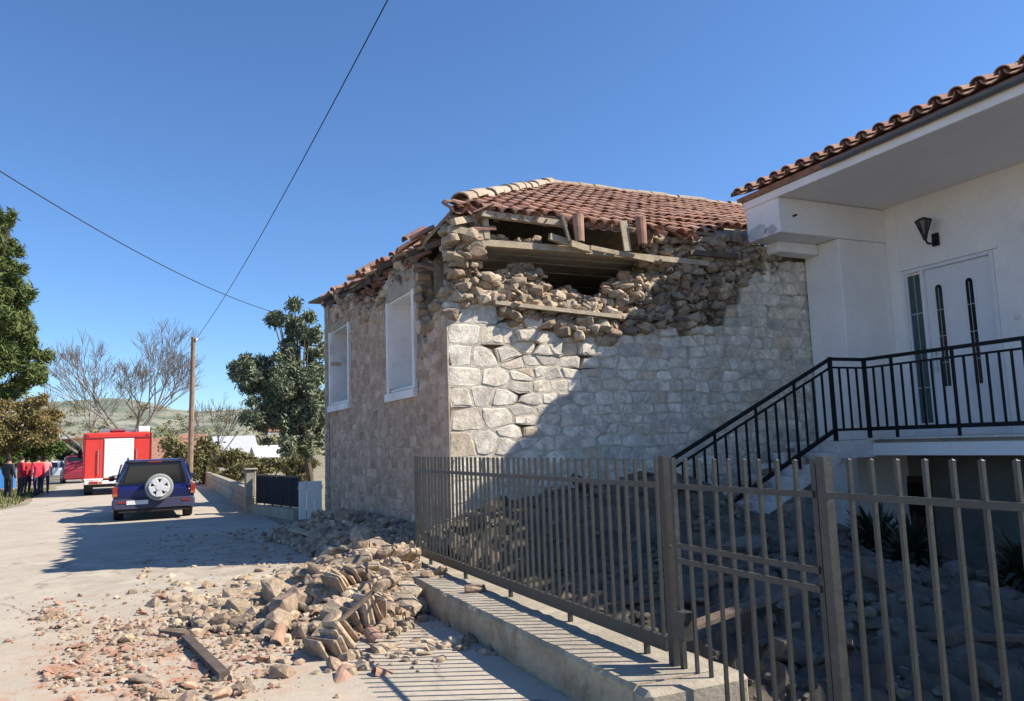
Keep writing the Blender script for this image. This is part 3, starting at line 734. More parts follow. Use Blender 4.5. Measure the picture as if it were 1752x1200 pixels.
# door with side light
dr = MB(); fd = 12.045
dr.bbox((fd, DY0+.06, 1.48), (fd+.05, DY1-.43, DZ-.06), .006); door = dr.build('door', 'door_white', wh)
def dpart(nm, y0, y1, z0, z1, x0, x1, mat, par=door): return wbox(nm, (x0,y0,z0), (x1,y1,z1), mat, par)
for (y0,y1,z0,z1) in ((DY0,DY0+.058,1.48,DZ), (DY1-.058,DY1,1.48,DZ), (DY0+.059,DY1-.059,DZ-.058,DZ), (DY1-.43,DY1-.37,1.48,DZ-.059)):
    dpart('door_frame', y0, y1, z0, z1, 11.985, 12.1, 'door_white')
wbox('lintel_band', (11.96, DY0-.10, DZ+.006), (12.001, DY1+.02, DZ+.07), 'white_paint', wh)
sl = dpart('side_light', DY1-.34, DY1-.09, 1.7, DZ-.10, 12.05, 12.06, 'teal_glass')
dpart('side_light_frame', DY1-.369, DY1-.341, 1.48, DZ-.06, 12.02, 12.08, 'door_white'); dpart('side_light_frame', DY1-.089, DY1-.059, 1.48, DZ-.06, 12.02, 12.08, 'door_white')
dpart('side_light_frame', DY1-.34, DY1-.09, 1.48, 1.699, 12.02, 12.08, 'door_white')
for z in (2.3, 2.95, 3.6): wbox('glazing_bar', (12.04, DY1-.34, z), (12.049, DY1-.09, z+.02), 'lead', sl)
wbox('glazing_bar', (12.0405, DY1-.222, 1.7), (12.048, DY1-.208, DZ-.1), 'lead', sl)
for (yc, ztop) in ((8.75, DZ-.42), (8.20, DZ-.42)):
    hw = .062
    for (nm, hw2, x0, x1, mat) in (('window_trim', hw+.035, fd-.016, fd-.001, 'door_white'), ('door_window', hw, fd-.02, fd-.017, 'dark_glass')):
        mb = MB(); pr = [(yc-hw2, 2.3-(hw2-hw)), (yc+hw2, 2.3-(hw2-hw))]+[(yc+hw2*math.cos(a), ztop+hw2*math.sin(a)) for a in [math.pi*k/8 for k in range(9)]]
        mb.loft([[Vector((x, y, z)) for y, z in pr] for x in (x0, x1)]); g = mb.build(nm, mat, door)
    for z in (2.7, 3.15, 3.6): wbox('glazing_bar', (fd-.025, yc-hw, z), (fd-.0205, yc+hw, z+.014), 'lead', g)
    wbox('glazing_bar', (fd-.026, yc-.006, 2.3), (fd-.0212, yc+.006, ztop), 'lead', g)
mb = MB(); mb.tube((fd-.05, DY1-.51, 2.55), (fd-.05, DY1-.51, 2.95), .014); mb.tube((fd-.05, DY1-.51, 2.62), (fd, DY1-.51, 2.62), .012); mb.tube((fd-.05, DY1-.51, 2.88), (fd, DY1-.51, 2.88), .012)
mb.build('handle', 'lead', door)
# wall lantern
lp = at(1600, 392, X=12.0); lamp = wthing('wall_lantern', 'black iron wall lantern above the white front door', 'lantern', lp)
def ring(c, r, n=6): return [Vector((c[0]+r*math.cos(k*2*math.pi/n), c[1]+r*math.sin(k*2*math.pi/n), c[2])) for k in range(n)]
lc = Vector((11.72, lp.y, lp.z))
mb = MB(); mb.loft([ring(lc+Vector((0,0,-.13)), .035), ring(lc+Vector((0,0,.11)), .115)]); mb.build('lantern_glass', 'lamp_glass', lamp)
mb = MB()
for k in range(6):
    a = k*math.pi/3; mb.tube(lc+Vector((.036*math.cos(a), .036*math.sin(a), -.13)), lc+Vector((.118*math.cos(a), .118*math.sin(a), .11)), .012, n=5)
mb.loft([ring(lc+Vector((0,0,.11)), .135), ring(lc+Vector((0,0,.13)), .135), ring(lc+Vector((0,0,.175)), .04)]); mb.loft([ring(lc+Vector((0,0,-.22)), .03), ring(lc+Vector((0,0,-.13)), .05)])
mb.build('lantern_frame', 'black_iron', lamp)
mb = MB(); P = [lc+Vector((0,0,-.2)), lc+Vector((.05,0,-.27)), lc+Vector((.16,0,-.27)), lc+Vector((.27,0,-.2))]
for a, b in zip(P, P[1:]): mb.tube(a, b, .018, n=6)
mb.box((11.965, lc.y-.06, lc.z-.30), (11.998, lc.y+.06, lc.z-.08)); mb.build('bracket', 'black_iron', lamp)
bp_ = at(1742, 543, X=12.0); wbox('door_bell', (11.98, bp_.y-.04, bp_.z-.035), (11.999, bp_.y+.04, bp_.z+.035), 'old_white')
hp = at(1357, 370, Y=9.66); mb = MB(); mb.tube((hp.x, 9.659, hp.z), (hp.x, 9.58, hp.z), .018, n=6); mb.build('hook', 'black_iron', wh)
# basement door
b0 = at(1551, 880, X=12.0); b1 = at(1592, 880, X=12.0); bz = at(1560, 815, X=12.0).z
bd = wbox('basement_door', (11.97, b1.y, -.84), (12.018, b0.y, bz), 'brown_door'); wbox('door_frame', (11.95, b1.y-.07, -.84), (12.019, b1.y-.001, bz+.07), 'dark_wood', bd); wbox('door_frame', (11.95, b0.y+.001, -.84), (12.019, b0.y+.07, bz+.07), 'dark_wood', bd)
wbox('door_panel', (11.955, b1.y+.06, .1), (11.969, b0.y-.06, bz-.12), 'black_void', bd)
# balcony, landing, stairs
bal = wbox('balcony', (10.04, -2, 1.235), (12, 9.668, 1.462), 'concrete')
wbox('edge_band', (9.985, -2, 1.225), (10.038, 8.60, 1.41), 'white_paint', bal); wbox('floor_slab', (9.95, -2, 1.463), (11.995, 8.69, 1.49), 'stair_white', bal)
wbox('landing', (9.3, 8.60, 1.2), (10.039, 9.66, 1.462), 'stair_white', bal)
st = MB(); NS = 9; x0, z0, x1 = 9.3, 1.46, 6.15; tr = (x0-x1)/NS; rh = z0/(NS+.0)
prof = [(x0, z0)]
for i in range(NS): prof += [(x0-i*tr, z0-(i+1)*rh), (x0-(i+1)*tr, z0-(i+1)*rh)]
prof2 = [(x, z-.34) for x, z in [(x1, -.0), (x0, z0)]]
pp = [Vector((x, 8.62, z)) for x, z in prof+prof2]; n = len(pp)
pp2 = [Vector((p.x, 9.66, p.z)) for p in pp]
for i in range(NS):                                           # each step a block of its own
    mb = MB(); xa = x0-(i+1)*tr; xb = x0-i*tr; zt = z0-(i+1)*rh
    zb0 = zt-.22; mb.add([Vector(v) for v in ((xa,8.62,zt-.30),(xb,8.62,zt-.30+rh),(xb,9.66,zt-.30+rh),(xa,9.66,zt-.30),(xa,8.62,zt),(xb,8.62,zt),(xb,9.66,zt),(xa,9.66,zt))],
        [(0,3,2,1),(4,5,6,7),(0,1,5,4),(1,2,6,5),(2,3,7,6),(3,0,4,7)]); mb.build('step', 'stair_white', bal)
wbox('stair_pier', (9.2, 8.75, -.9), (9.6, 9.3, 1.19), 'stair_white', bal)
# black railing
rl = wthing('balcony_railing', 'black metal railing along the balcony and down the stairs', 'railing', (10, 8.65, 1.49))
def rbar(nm, p, q, w_=.02, h_=None): 
    mb = MB(); mb.bar(p, q, w_, h_); return mb.build(nm, 'rail_black', rl)
TZ, BZ = 2.71, 1.63; XB, YB = 10.0, 8.66
rbar('top_rail', (XB, -1.9, TZ), (XB, YB, TZ), .06, .05); rbar('rail', (XB, -1.9, TZ-.13), (XB, YB, TZ-.13), .03, .03); rbar('rail', (XB, -1.9, BZ), (XB, YB, BZ), .04, .06)
i = 0; y = YB-.165
while y > 2:
    i += 1
    if i % 6 == 3: rbar('post', (XB, y, 1.49), (XB, y, TZ-.02), .035)
    else: rbar('bar', (XB, y, BZ+.03), (XB, y, TZ-.14), .026)
    y -= .165
rbar('post', (XB, YB, 1.463), (XB, YB, TZ+.02), .05); XS = 9.28
rbar('top_rail', (XS, YB, TZ), (XB-.025, YB, TZ), .04, .05); rbar('rail', (XS, YB, TZ-.13), (XB-.025, YB, TZ-.13), .025, .03); rbar('rail', (XS, YB, BZ), (XB-.025, YB, BZ), .06, .04)
for k in range(1, 4): rbar('bar', (XS+k*.18, YB, BZ+.02), (XS+k*.18, YB, TZ-.14), .026)
rbar('post', (XS, YB, 1.463), (XS, YB, TZ+.03), .05)
XE = 6.25; dz = (XS-XE)*(1.46/(9.3-6.15))
rbar('top_rail', (XS, YB, TZ), (XE, YB, TZ-dz), .045, .05); rbar('rail', (XS, YB, TZ-.13), (XE, YB, TZ-dz-.13), .025, .03); rbar('rail', (XS, YB, BZ), (XE, YB, BZ-dz), .05, .055)
k = 1; x = XS-.19
while x > XE:
    zz = (XS-x)/(XS-XE)*dz
    if k % 4 == 0: rbar('post', (x, YB, BZ-.2-zz), (x, YB, TZ-zz-.02), .032)
    else: rbar('bar', (x, YB, BZ+.02-zz), (x, YB, TZ-.14-zz), .026)
    k += 1; x -= .19
rbar('post', (XE, YB, -.05), (XE, YB, TZ-dz+.02), .05)

# ================================================================== LOW WALL, FENCE, GATE
lw = wthing('low_wall', 'stained concrete plinth wall carrying the street fence', 'wall', (2.35, 6, 0))
mb = MB(); N = 60
for i in range(N+1):
    y = 3.72+(9.9-3.72)*i/N; j = lambda a: random.uniform(-a,a)
    for (x, z) in ((2.345,-.05),(2.345,.10),(2.35,.245),(2.372,.272),(2.75,.272),(3.02,.268),(3.035,-.3)):
        mb.v.append((x+j(.006), y+j(.004), z+j(.005))); mb.t.append(0)
for i in range(N):
    for k in range(6): a = i*7+k; mb.f.append([a, a+7, a+8, a+1]); mb.m.append(0 if k < 3 else 1)
mb.f.append([0,1,2,3,4,5,6]); mb.f.append([N*7+k for k in range(7)][::-1]); mb.m += [0,0]
mb.build('plinth', ['kerb_concrete','concrete'], lw)
mb = MB(); mb.bbox((2.33, 3.56, -.05), (3.02, 3.715, .28), .03); mb.build('end_block', 'concrete', lw)
mb = MB(); mb.tube((2.326, 3.64, .15), (2.26, 3.64, .13), .04, n=10); mb.build('drain_pipe', 'shutter', lw)
FX = 2.78
def fence_part(par, nm, p, q, w_, h_=None, mat='fence_paint'):
    mb = MB(); mb.bar(p, q, w_, h_, tint=random.random()); return mb.build(nm, mat, par)
BARME = MB(); BARME.bar((0,0,0), (0,0,1), .020, .016); BARME.add([Vector(v) for v in ((-.012,-.01,1),(.012,-.01,1),(.012,.01,1),(-.012,.01,1),(0,0,1.006))], [(0,1,4),(1,2,4),(2,3,4),(3,0,4)]); BARME = BARME.mesh('bar', ['fence_paint'])
def fbar(par, y, z0, z1, x=FX):
    o = link('bar', BARME, par, (x+random.uniform(-.003,.003), y, z0), (random.uniform(-.006,.006), random.uniform(-.006,.006), 0), (1,1,z1-z0)); return o
fe = wthing('street_fence', 'long grey metal bar fence standing on the concrete plinth wall', 'fence', (FX, 6.4, .27))
y = 4.03
while y < 8.95: fbar(fe, y, .37, 1.47); y += .112
fence_part(fe, 'rail', (FX-.021, 3.99, 1.315), (FX-.021, 8.95, 1.315), .014, .034); fence_part(fe, 'rail', (FX, 3.99, .375), (FX, 8.97, .375), .036, .085)
for y in (4.22, 5.22, 6.3, 7.4, 8.5): fence_part(fe, 'foot', (FX, y, .268), (FX, y, .335), .03)
fence_part(fe, 'post', (FX, 8.985, .27), (FX, 8.985, 1.48), .04)
gp = wthing('gate_post', 'dark square steel post between the long fence and the gate', 'post', (FX, 3.93, -.05))
mb = MB(); mb.bar((FX-.005, 3.925, -.05), (FX-.005, 3.925, 1.49), .05, .05); mb.build('post', 'gate_dark', gp)
mb = MB(); mb.tube((FX-.01, 3.925, .955), (FX-.01, 3.925, 1.03), .03, .008, n=8); mb.build('finial', 'fence_paint', gp)
mb = MB(); mb.box((FX-.05, 3.74, .56), (FX+.02, 3.885, .60), 0); mb.box((FX-.045, 3.76, .44), (FX+.015, 3.88, .558), 0); mb.build('lock_case', 'fence_paint', gp)
gt = wthing('gate_leaf', 'narrow metal bar gate with a double middle rail', 'gate', (FX, 3.3, 0))
fence_part(gt, 'stile', (FX, 3.845, .06), (FX, 3.845, 1.48), .028, .03); fence_part(gt, 'stile', (FX, 2.735, .06), (FX, 2.735, 1.48), .03, .03)
for k in range(8): fbar(gt, 3.845-(k+1)*.1235, .10, 1.47)
for (z, h) in ((1.315,.03), (.97,.03), (.885,.03), (.10,.04)): fence_part(gt, 'rail', (FX-.018, 3.845, z), (FX-.018, 2.735, z), .016, h)
fp2 = wthing('fence_panel', 'tall metal bar fence panel beyond the gate with no middle rail', 'fence', (FX, 2, 0))
fence_part(fp2, 'post', (FX, 2.68, -.05), (FX, 2.68, 1.49), .05, .05)
y = 2.665-.125
while y > -.6: fbar(fp2, y, .10, 1.475); y -= .125
for (z, h) in ((1.315,.03), (.12,.04)): fence_part(fp2, 'rail', (FX-.018, 2.66, z), (FX-.018, -.6, z), .016, h)
fence_part(fp2, 'post', (FX, -.62, -.05), (FX, -.62, 1.49), .06, .06)

# ================================================================== RUBBLE
def bump2(x, y, cx, cy, rx, ry, h, p=1.6):
    d = ((x-cx)/rx)**2+((y-cy)/ry)**2; return h*max(0, 1-d)**p if d < 1 else 0
def heap1(x, y): return bump2(x,y,1.9,8.5,.95,1.5,.33,1.0)+bump2(x,y,1.55,7.5,.7,1.0,.11,1.0)+bump2(x,y,2.4,9.2,.7,1.2,.18,1.0)+bump2(x,y,.9,8.2,.9,1.3,.08,1.0)
def heap2(x, y): return bump2(x,y,3.4,13.0,1.5,3.4,.36,.9)+bump2(x,y,2.7,14.8,1.1,2.0,.15,1.0)
def heap3(x, y): return gz(x,y)+bump2(x,y,5.2,9.6,2.8,2.2,.85,.9)+bump2(x,y,7.4,7.8,2.4,2.4,.6,1.0)+bump2(x,y,5.2,6.6,2.4,3.2,.40,1.0)+bump2(x,y,9.4,8.6,1.6,1.4,.3,1.)+bump2(x,y,5.4,3.6,2.2,2.6,.28,1.)
def mound(nm, fn, x0, x1, y0, y1, nx, ny, base, mat, label, extra, smin, smax, thr=.03, stone='rubble'):
    mb = MB(); idx = {}
    def vid(i, j):
        if (i,j) not in idx:
            x = x0+(x1-x0)*i/nx; y = y0+(y1-y0)*j/ny; h = fn(x,y); idx[(i,j)] = len(mb.v)
            mb.v.append((x+random.uniform(-.02,.02), y+random.uniform(-.02,.02), h+(random.uniform(-.06,.06) if h-base(x,y) > .05 else -.02))); mb.t.append(random.random())
        return idx[(i,j)]
    for i in range(nx):
        for j in range(ny):
            x = x0+(x1-x0)*(i+.5)/nx; y = y0+(y1-y0)*(j+.5)/ny
            if fn(x,y)-base(x,y) > .02: mb.f.append([vid(i,j), vid(i+1,j), vid(i+1,j+1), vid(i,j+1)]); mb.m.append(0)
    k = 0
    while k < extra:
        x = random.uniform(x0,x1); y = random.uniform(y0,y1); h = fn(x,y); hb = h-base(x,y)
        if hb < thr and random.random() > .12: continue
        s = smin+(smax-smin)*random.random()**2.6; rock_into(mb, (x,y,h+s*.12), s, 1); k += 1
    return tag(mb.build(nm, [mat,stone]), label, 'rubble', kind='stuff')
zero = lambda x, y: .008
mound('rubble_fill', heap1, .1, 3.0, 5.6, 10.6, 50, 70, zero, 'rubble_dirt', 'small pale debris filling the sunlit heap by the plinth wall', 3600, .03, .16)
mound('rubble_fill', heap2, 1.2, 3.75, 9.6, 17.4, 40, 70, zero, 'rubble_dirt', 'small debris banked against the shaded street wall of the stone house', 1000, .04, .14)
mound('rubble_fill', heap3, 3.2, 11.9, 1.0, 10.42, 80, 80, gz, 'yard', 'fallen debris covering the yard behind the fence', 3400, .02, .11, stone='shaded_rubble')
def on(fn, x0, x1, y0, y1, lo=.05, base=zero):
    def g(s):
        for _ in range(400):
            x = random.uniform(x0,x1); y = random.uniform(y0,y1); h = fn(x,y)
            if h-base(x,y) > lo*random.uniform(.3,1.6): break
        return (x, y, h+s*.2)
    return g
rocks(140, on(heap1, .4, 2.75, 6.0, 10.2, .08), .10, .30, 'rubble_stone', 'fallen wall stone in the sunlit heap beside the plinth wall', 'stone', 'stones in the sunlit roadside heap')
rocks(40, on(heap2, 1.8, 3.7, 10.2, 17), .10, .30, 'rubble_stone', 'fallen wall stone in the shade against the stone house', 'stone', 'stones below the street wall of the house')
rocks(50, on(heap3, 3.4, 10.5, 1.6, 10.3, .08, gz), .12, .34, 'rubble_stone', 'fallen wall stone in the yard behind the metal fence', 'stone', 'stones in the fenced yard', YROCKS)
def step_pt(s):
    i = random.randrange(0, NS); return (x0s-(i+.5)*tr, random.uniform(8.8,9.5), 1.46-(i+1)*rh+s*.25)
x0s = 9.3
rocks(14, step_pt, .14, .34, 'rubble_stone', 'fallen stone lying on the white outside stairs', 'stone', 'stones on the stairs')
rocks(10, lambda s: (random.uniform(2.45,3.05), random.uniform(6.3,9.3), .272+s*.22), .06, .16, 'rubble_stone', 'small stone lying on top of the plinth wall', 'stone', 'stones on the plinth wall')
# layered blocks of broken masonry lying on the heap: thin courses still stuck together
def block(p, rz, ry, s, k, label):
    t = thing('masonry_block', label, 'masonry', p, rz, None); t.rotation_euler = (random.uniform(-.2,.2), ry, rz); x = -.5*s
    for i in range(k):
        mb = MB(); th = s/k; hh = s*random.uniform(.40,.55); ww = s*random.uniform(.36,.5)
        mb.bbox((x, -ww, -hh*.5), (x+th*random.uniform(.45,.9), ww*random.uniform(.7,1.1), hh*random.uniform(.6,1.15)), .02, tint=random.random()); x += th*random.uniform(.8,1.15)
        o = mb.build('course_stone', 'rubble', t); o.rotation_euler = (random.uniform(-.2,.2), random.uniform(-.15,.15), random.uniform(-.2,.2))
def hp_(x, y, dz=.0, z=.3):
    p = at(x, y, Z=z); return (p.x, p.y, heap1(p.x, p.y)+dz)
block(hp_(575,1075,.08,.2), .5, -.5, .36, 6, 'block of thin stone courses at the foot of the sunlit heap')
block(hp_(628,1022,.10,.3), .3, -.25, .34, 5, 'upright block of stone courses at the middle of the sunlit heap')
block(hp_(590,985,.06,.4), .2, -.6, .30, 5, 'tilted block of stone courses at the top of the sunlit heap')
# tile shards and loose tiles on the road
SHARD = []
for sd in range(6):
    r2 = random.Random(sd); mb = MB(); n = r2.randint(4,6); V = []
    a0 = [2*math.pi*(k+r2.uniform(-.3,.3))/n for k in range(n)]; rr = [r2.uniform(.5,1) for _ in range(n)]
    P = [Vector((math.cos(a)*r, math.sin(a)*r*.7, .25*(math.sin(a)*r)**2)) for a, r in zip(a0, rr)]
    mb.add(P+[p+Vector((0,0,.16)) for p in P], [tuple(range(n))[::-1], tuple(range(n,2*n))]+[(i,(i+1)%n,n+(i+1)%n,n+i) for i in range(n)])
    SHARD.append(mb.mesh('tile_shard', ['bright_tile']))
CL = [(90,1050,30),(140,1100,40),(205,1075,30),(190,1135,45),(260,1110,35),(300,1050,40),(330,1075,30),(390,1080,40),(430,1110,35),(250,1180,40),(120,1160,35),(400,1170,40),(470,1080,30),(360,1035,30)]
def cluster():
    cx_, cy_, r_ = random.choice(CL); return cx_+random.gauss(0, r_), cy_+random.gauss(0, r_*.42)
def road_pt(s):
    x, y = cluster(); p = at(min(max(x,30),520), min(max(y,1018),1195), Z=.012); return (p.x, p.y, .016+s*.05)
rocks(70, road_pt, .03, .11, 'tile_shard', 'broken piece of roof tile scattered on the road', 'tile', 'tile shards on the road', SHARD)
rocks(40, road_pt, .05, .15, 'rubble_stone', 'loose stone scattered on the road in front of the heap', 'stone', 'stones scattered on the road')
for i in range(6):
    p = hp_(random.uniform(450,670), random.uniform(990,1090), .02)
    tag(link('loose_tile', TILEB, None, p, (random.uniform(-.6,.6), random.uniform(-.9,.9), random.uniform(0,6.28)), (.62,.55,.62)), 'fallen barrel roof tile among the stones of the sunlit heap', 'tile', 'tiles in the sunlit heap')
mb = MB()
for i in range(2600):
    x, y = cluster() if i % 5 else (random.gauss(330,190), 1015+abs(random.gauss(0,85)))
    if not (5 < x < 780 and y < 1230): continue
    p = at(x, y, Z=.012)
    if p.x > 2.3: continue
    s = .008+.05*random.random()**3; rock_into(mb, (p.x, p.y, .014+s*.15), s, 0 if random.random() < .72 else 1)
for i in range(500):
    p = Vector((random.uniform(-.3,2.3), random.uniform(9.5,17), .014)); s = .01+.09*random.random()**3; rock_into(mb, p, s, 0 if random.random() < .8 else 1)
tag(mb.build('road_grit', ['rubble','bright_tile']), 'fine grit and crumbs of tile strewn over the road', 'debris', kind='stuff')
# thin sheet of mortar and tile dust lying on the road
def tlog(nm, label, p, q, w_, h_, mat, cat='timber', group=None):
    mb = MB(); p = Vector(p); q = Vector(q); m_ = (p+q)/2; mb.bar(p-m_, q-m_, w_, h_, tint=random.random()); return tag(mb.build(nm, mat, None, m_), label, cat, group)
def rp(x, y, z=.03): p = at(x, y, Z=z); return p
tlog('timber_beam', 'dark charred timber beam lying on the sunlit road', rp(318,1092,.04), rp(384,1158,.04), .075, .06, 'dark_wood')
tlog('timber_beam', 'short dark plank at the head of the charred beam on the road', rp(280,1080,.04), rp(325,1086,.04), .10, .04, 'dark_wood')
tlog('timber_beam', 'thin dark lath leaning on the front of the sunlit heap', (1.12,6.45,.06), (1.75,6.75,.42), .035, .03, 'dark_wood')
tlog('timber_beam', 'brown rafter sticking out of the shaded debris by the stone house', at(470,925,Y=14.5), at(628,884,Y=15.2), .07, .07, 'old_wood')
tlog('timber_beam', 'grey board lying on the shaded debris by the stone house', at(500,905,Y=13.8), at(590,930,Y=12.6), .16, .04, 'old_wood')
tlog('timber_beam', 'fallen plank slanting down the yard debris behind the gate', at(1300,1080,X=5.0), at(1385,1180,X=4.3), .09, .05, 'old_wood')
tlog('timber_beam', 'broad weathered board leaning in the yard debris behind the fence panel', at(1490,1080,X=6.2), at(1540,1040,X=6.5), .18, .04, 'old_wood', 'board')

# dark spiky plants in the yard
def spiky(p, h, k, label):
    t = wthing('yucca_plant', label, 'plant', p); mb = MB()
    for i in range(k):
        a = random.uniform(0,6.28); e = random.uniform(.15,1.25); ln = h*random.uniform(.6,1); d = Vector((math.cos(a)*math.cos(e), math.sin(a)*math.cos(e), math.sin(e)))
        sdv = d.cross(Vector((0,0,1))).normalized()*.028; b = Vector(p)+Vector((0,0,random.uniform(0,h*.45))); m_ = b+d*ln*.55; e_ = b+d*ln+Vector((0,0,-.25*ln*math.cos(e)))
        mb.add([b-sdv*.6, b+sdv*.6, m_+sdv, m_-sdv, e_], [(0,1,2,3),(3,2,4)], 0, random.random())
    mb.build('leaves', 'dark_leaf', t)
    mb = MB(); mb.tube(p, Vector(p)+Vector((0,0,h*.5)), .06, .04, 7); mb.build('stem', 'bark', t)
spots = [(7.6,6.6,.62,'tall'), (8.6,7.6,.6,'dense'), (8.0,5.4,.55,'broad'), (6.4,5.2,.5,'low'), (9.2,6.2,.55,'upright'), (6.2,4.0,.5,'small'), (8.4,4.4,.55,'leaning')]
wh_ = ['nearest the stair foot', 'under the balcony edge beside the stairs', 'in the middle of the yard', 'amid debris behind the gate', 'against the basement wall', 'close behind the fence panel', 'below the far end of the balcony']
for (x,y,h,a), b in zip(spots, wh_): spiky((x,y,heap3(x,y)-.05), h*1.1, 220, f'{a} dark spiky plant {b}')

for k in range(12):
    x = random.uniform(4.0,8.6); y = random.uniform(2.6,8.0); a = random.uniform(0,3.14); ln = random.uniform(.35,.85); z = heap3(x,y)+.07; dz_ = random.uniform(-.18,.18)
    d = Vector((math.cos(a)*ln, math.sin(a)*ln, dz_)); tlog('broken_plank', 'broken roof plank lying on the yard debris behind the fence', Vector((x,y,z))-d, Vector((x,y,z))+d, random.uniform(.06,.13), .03, random.choice(('old_wood','dark_wood')), 'plank', 'planks in the fenced yard')
def yard_bush(p, r, label):
    t = wthing('garden_shrub', label, 'shrub', p); mb = MB(); bl = []
    for k in range(9):
        c = Vector(p)+Vector((random.uniform(-.6,.6)*r, random.uniform(-.6,.6)*r, r*random.uniform(.35,1.1))); bl.append((tuple(c), (r*.42,r*.42,r*.38))); mb.tube(p, c, .018, .006, 4, caps=False)
    mb.build('stems', 'bark', t); leaves('foliage', bl, 3200, .045, 'dark_leaf', t, 2.4, .1)
# ================================================================== STREET BEYOND THE HOUSE
bw = wthing('boundary_wall', 'low grey block wall running down the street beyond the gate', 'wall', (2.2, 30, 0))
y = 21.95; 
while y < 46:
    for r in range(3):
        ln = random.uniform(.55,.8); mb = MB(); off = .3*(r % 2)
        mb.bbox((2.06+random.uniform(-.01,.01), y+off, .005+r*.215), (2.3, y+off+.735, .215+r*.215), .012, tint=random.random()); mb.build('block', 'tarp_grey' if False else 'concrete', bw)
    y += .745
gpost = wthing('wall_post', 'weathered grey gatepost at the end of the boundary wall', 'post', (2.12, 21.6, 0))
mb = MB(); mb.bbox((1.98, 21.45, -.02), (2.28, 21.85, .42), .02); mb.build('base', 'kerb_concrete', gpost)
mb = MB(); mb.bbox((2.0, 21.47, .421), (2.26, 21.83, 1.12), .02); mb.build('shaft', 'concrete', gpost)
mb = MB(); mb.bbox((1.96, 21.43, 1.121), (2.30, 21.87, 1.17), .015); mb.build('cap', 'concrete', gpost)
sg = wthing('mesh_gate', 'dark mesh gate between grey gatepost and white panel', 'gate', (2.5, 20, 0))
ga, gb = Vector((2.27,21.4,0)), Vector((2.92,18.55,0)); 
mb = MB(); mb.bar(ga+Vector((0,0,.12)), gb+Vector((0,0,.12)), .3, .25); mb.build('sill_wall', 'concrete', sg)
mb = MB(); mb.bar(ga+Vector((0,0,.62)), gb+Vector((0,0,.62)), .02, .68); mb.build('mesh_sheet', 'net_dark', sg)
for k in range(6):
    p = ga.lerp(gb, k/5); mb = MB(); mb.bar(p+Vector((0,0,.245)), p+Vector((0,0,1.0)), .035); mb.build('upright', 'gate_dark', sg)
mb = MB(); mb.bar(ga+Vector((0,0,.985)), gb+Vector((0,0,.985)), .045, .035); mb.build('top_rail', 'fence_paint', sg)
wp = wthing('boarded_gate', 'white boarded garden gate standing against the far corner of the stone house', 'gate', (3.1, 18.3, 0))
for k in range(3): mb = MB(); mb.bbox((2.86+k*.175, 18.26, .03), (3.025+k*.175, 18.31, .88), .008); mb.build('board', 'shutter', wp)
mb = MB(); mb.box((2.84,18.315,.7), (3.4,18.35,.78)); mb.box((2.84,18.315,.15), (3.4,18.35,.23)); mb.build('cross_rail', 'old_wood', wp)

# utility pole and wires
PY = 38.0; pb = at(325, 800, Y=PY); ptop = at(331, 577, Y=PY)
up = wthing('utility_pole', 'slim brown wooden utility pole behind the parked blue off-roader', 'pole', (pb.x, PY, 0))
mb = MB(); mb.tube((pb.x, PY, -.1), (ptop.x, PY, ptop.z), .13, .10, 10); mb.build('pole', 'pole_wood', up, smooth=False)
mb = MB(); mb.tube((ptop.x+.12, PY-.1, ptop.z-.18), (ptop.x+.12, PY-.1, ptop.z-.05), .04, .05, 8); mb.build('insulator', 'shutter', up)
def wire(a, b, sag, r, label, n=40):
    a = Vector(a); b = Vector(b); mb = MB(); P = [a.lerp(b, i/n)-Vector((0,0,4*sag*(i/n)*(1-i/n))) for i in range(n+1)]
    for p, q in zip(P, P[1:]): mb.tube(p, q, r, n=5, caps=False)
    return tag(mb.build('overhead_wire', 'wire', None), label, 'wire')
wire((ptop.x+.12, PY-.1, ptop.z-.06), at(700, -70, Y=9), .35, .010, 'overhead wire rising from the utility pole top over the road')
wire(at(-60, 255, Y=16), at(530, 548, Y=34), .55, .012, 'overhead wire sagging across the road towards the olive tree')

# ------------------------------------------------------------------ off-roader (rear view)
def rrect(hw, z0, z1, r, y, n=3, top=None):
    t = hw if top is None else top; P = []
    for (cx_, cz, a0) in ((hw-r, z0+r, -90), (t-r, z1-r, 0), (-t+r, z1-r, 90), (-hw+r, z0+r, 180)):
        for k in range(n+1):
            a = R(a0+90*k/n); P.append(Vector((cx_+r*math.cos(a), y, cz+r*math.sin(a))))
    return P
def wheel(par, x, y, r, wd, nm='wheel', side_=1, rim='alloy'):
    mb = MB(); n = 24; sec = []
    for (dx, rr) in ((-wd/2, r*.62), (-wd/2, r*.93), (-wd/2+.03, r), (wd/2-.03, r), (wd/2, r*.93), (wd/2, r*.62)):
        sec.append([Vector((x+dx, y+rr*math.cos(2*math.pi*k/n), r+rr*math.sin(2*math.pi*k/n))) for k in range(n)])
    mb.loft(sec, caps=True); w_ = mb.build(nm, 'tyre', par)
    mb = MB(); mb.tube((x+side_*wd*.5, y, r), (x+side_*(wd*.5+.012), y, r), r*.6, n=16); mb.build('rim', rim, w_)
    return w_
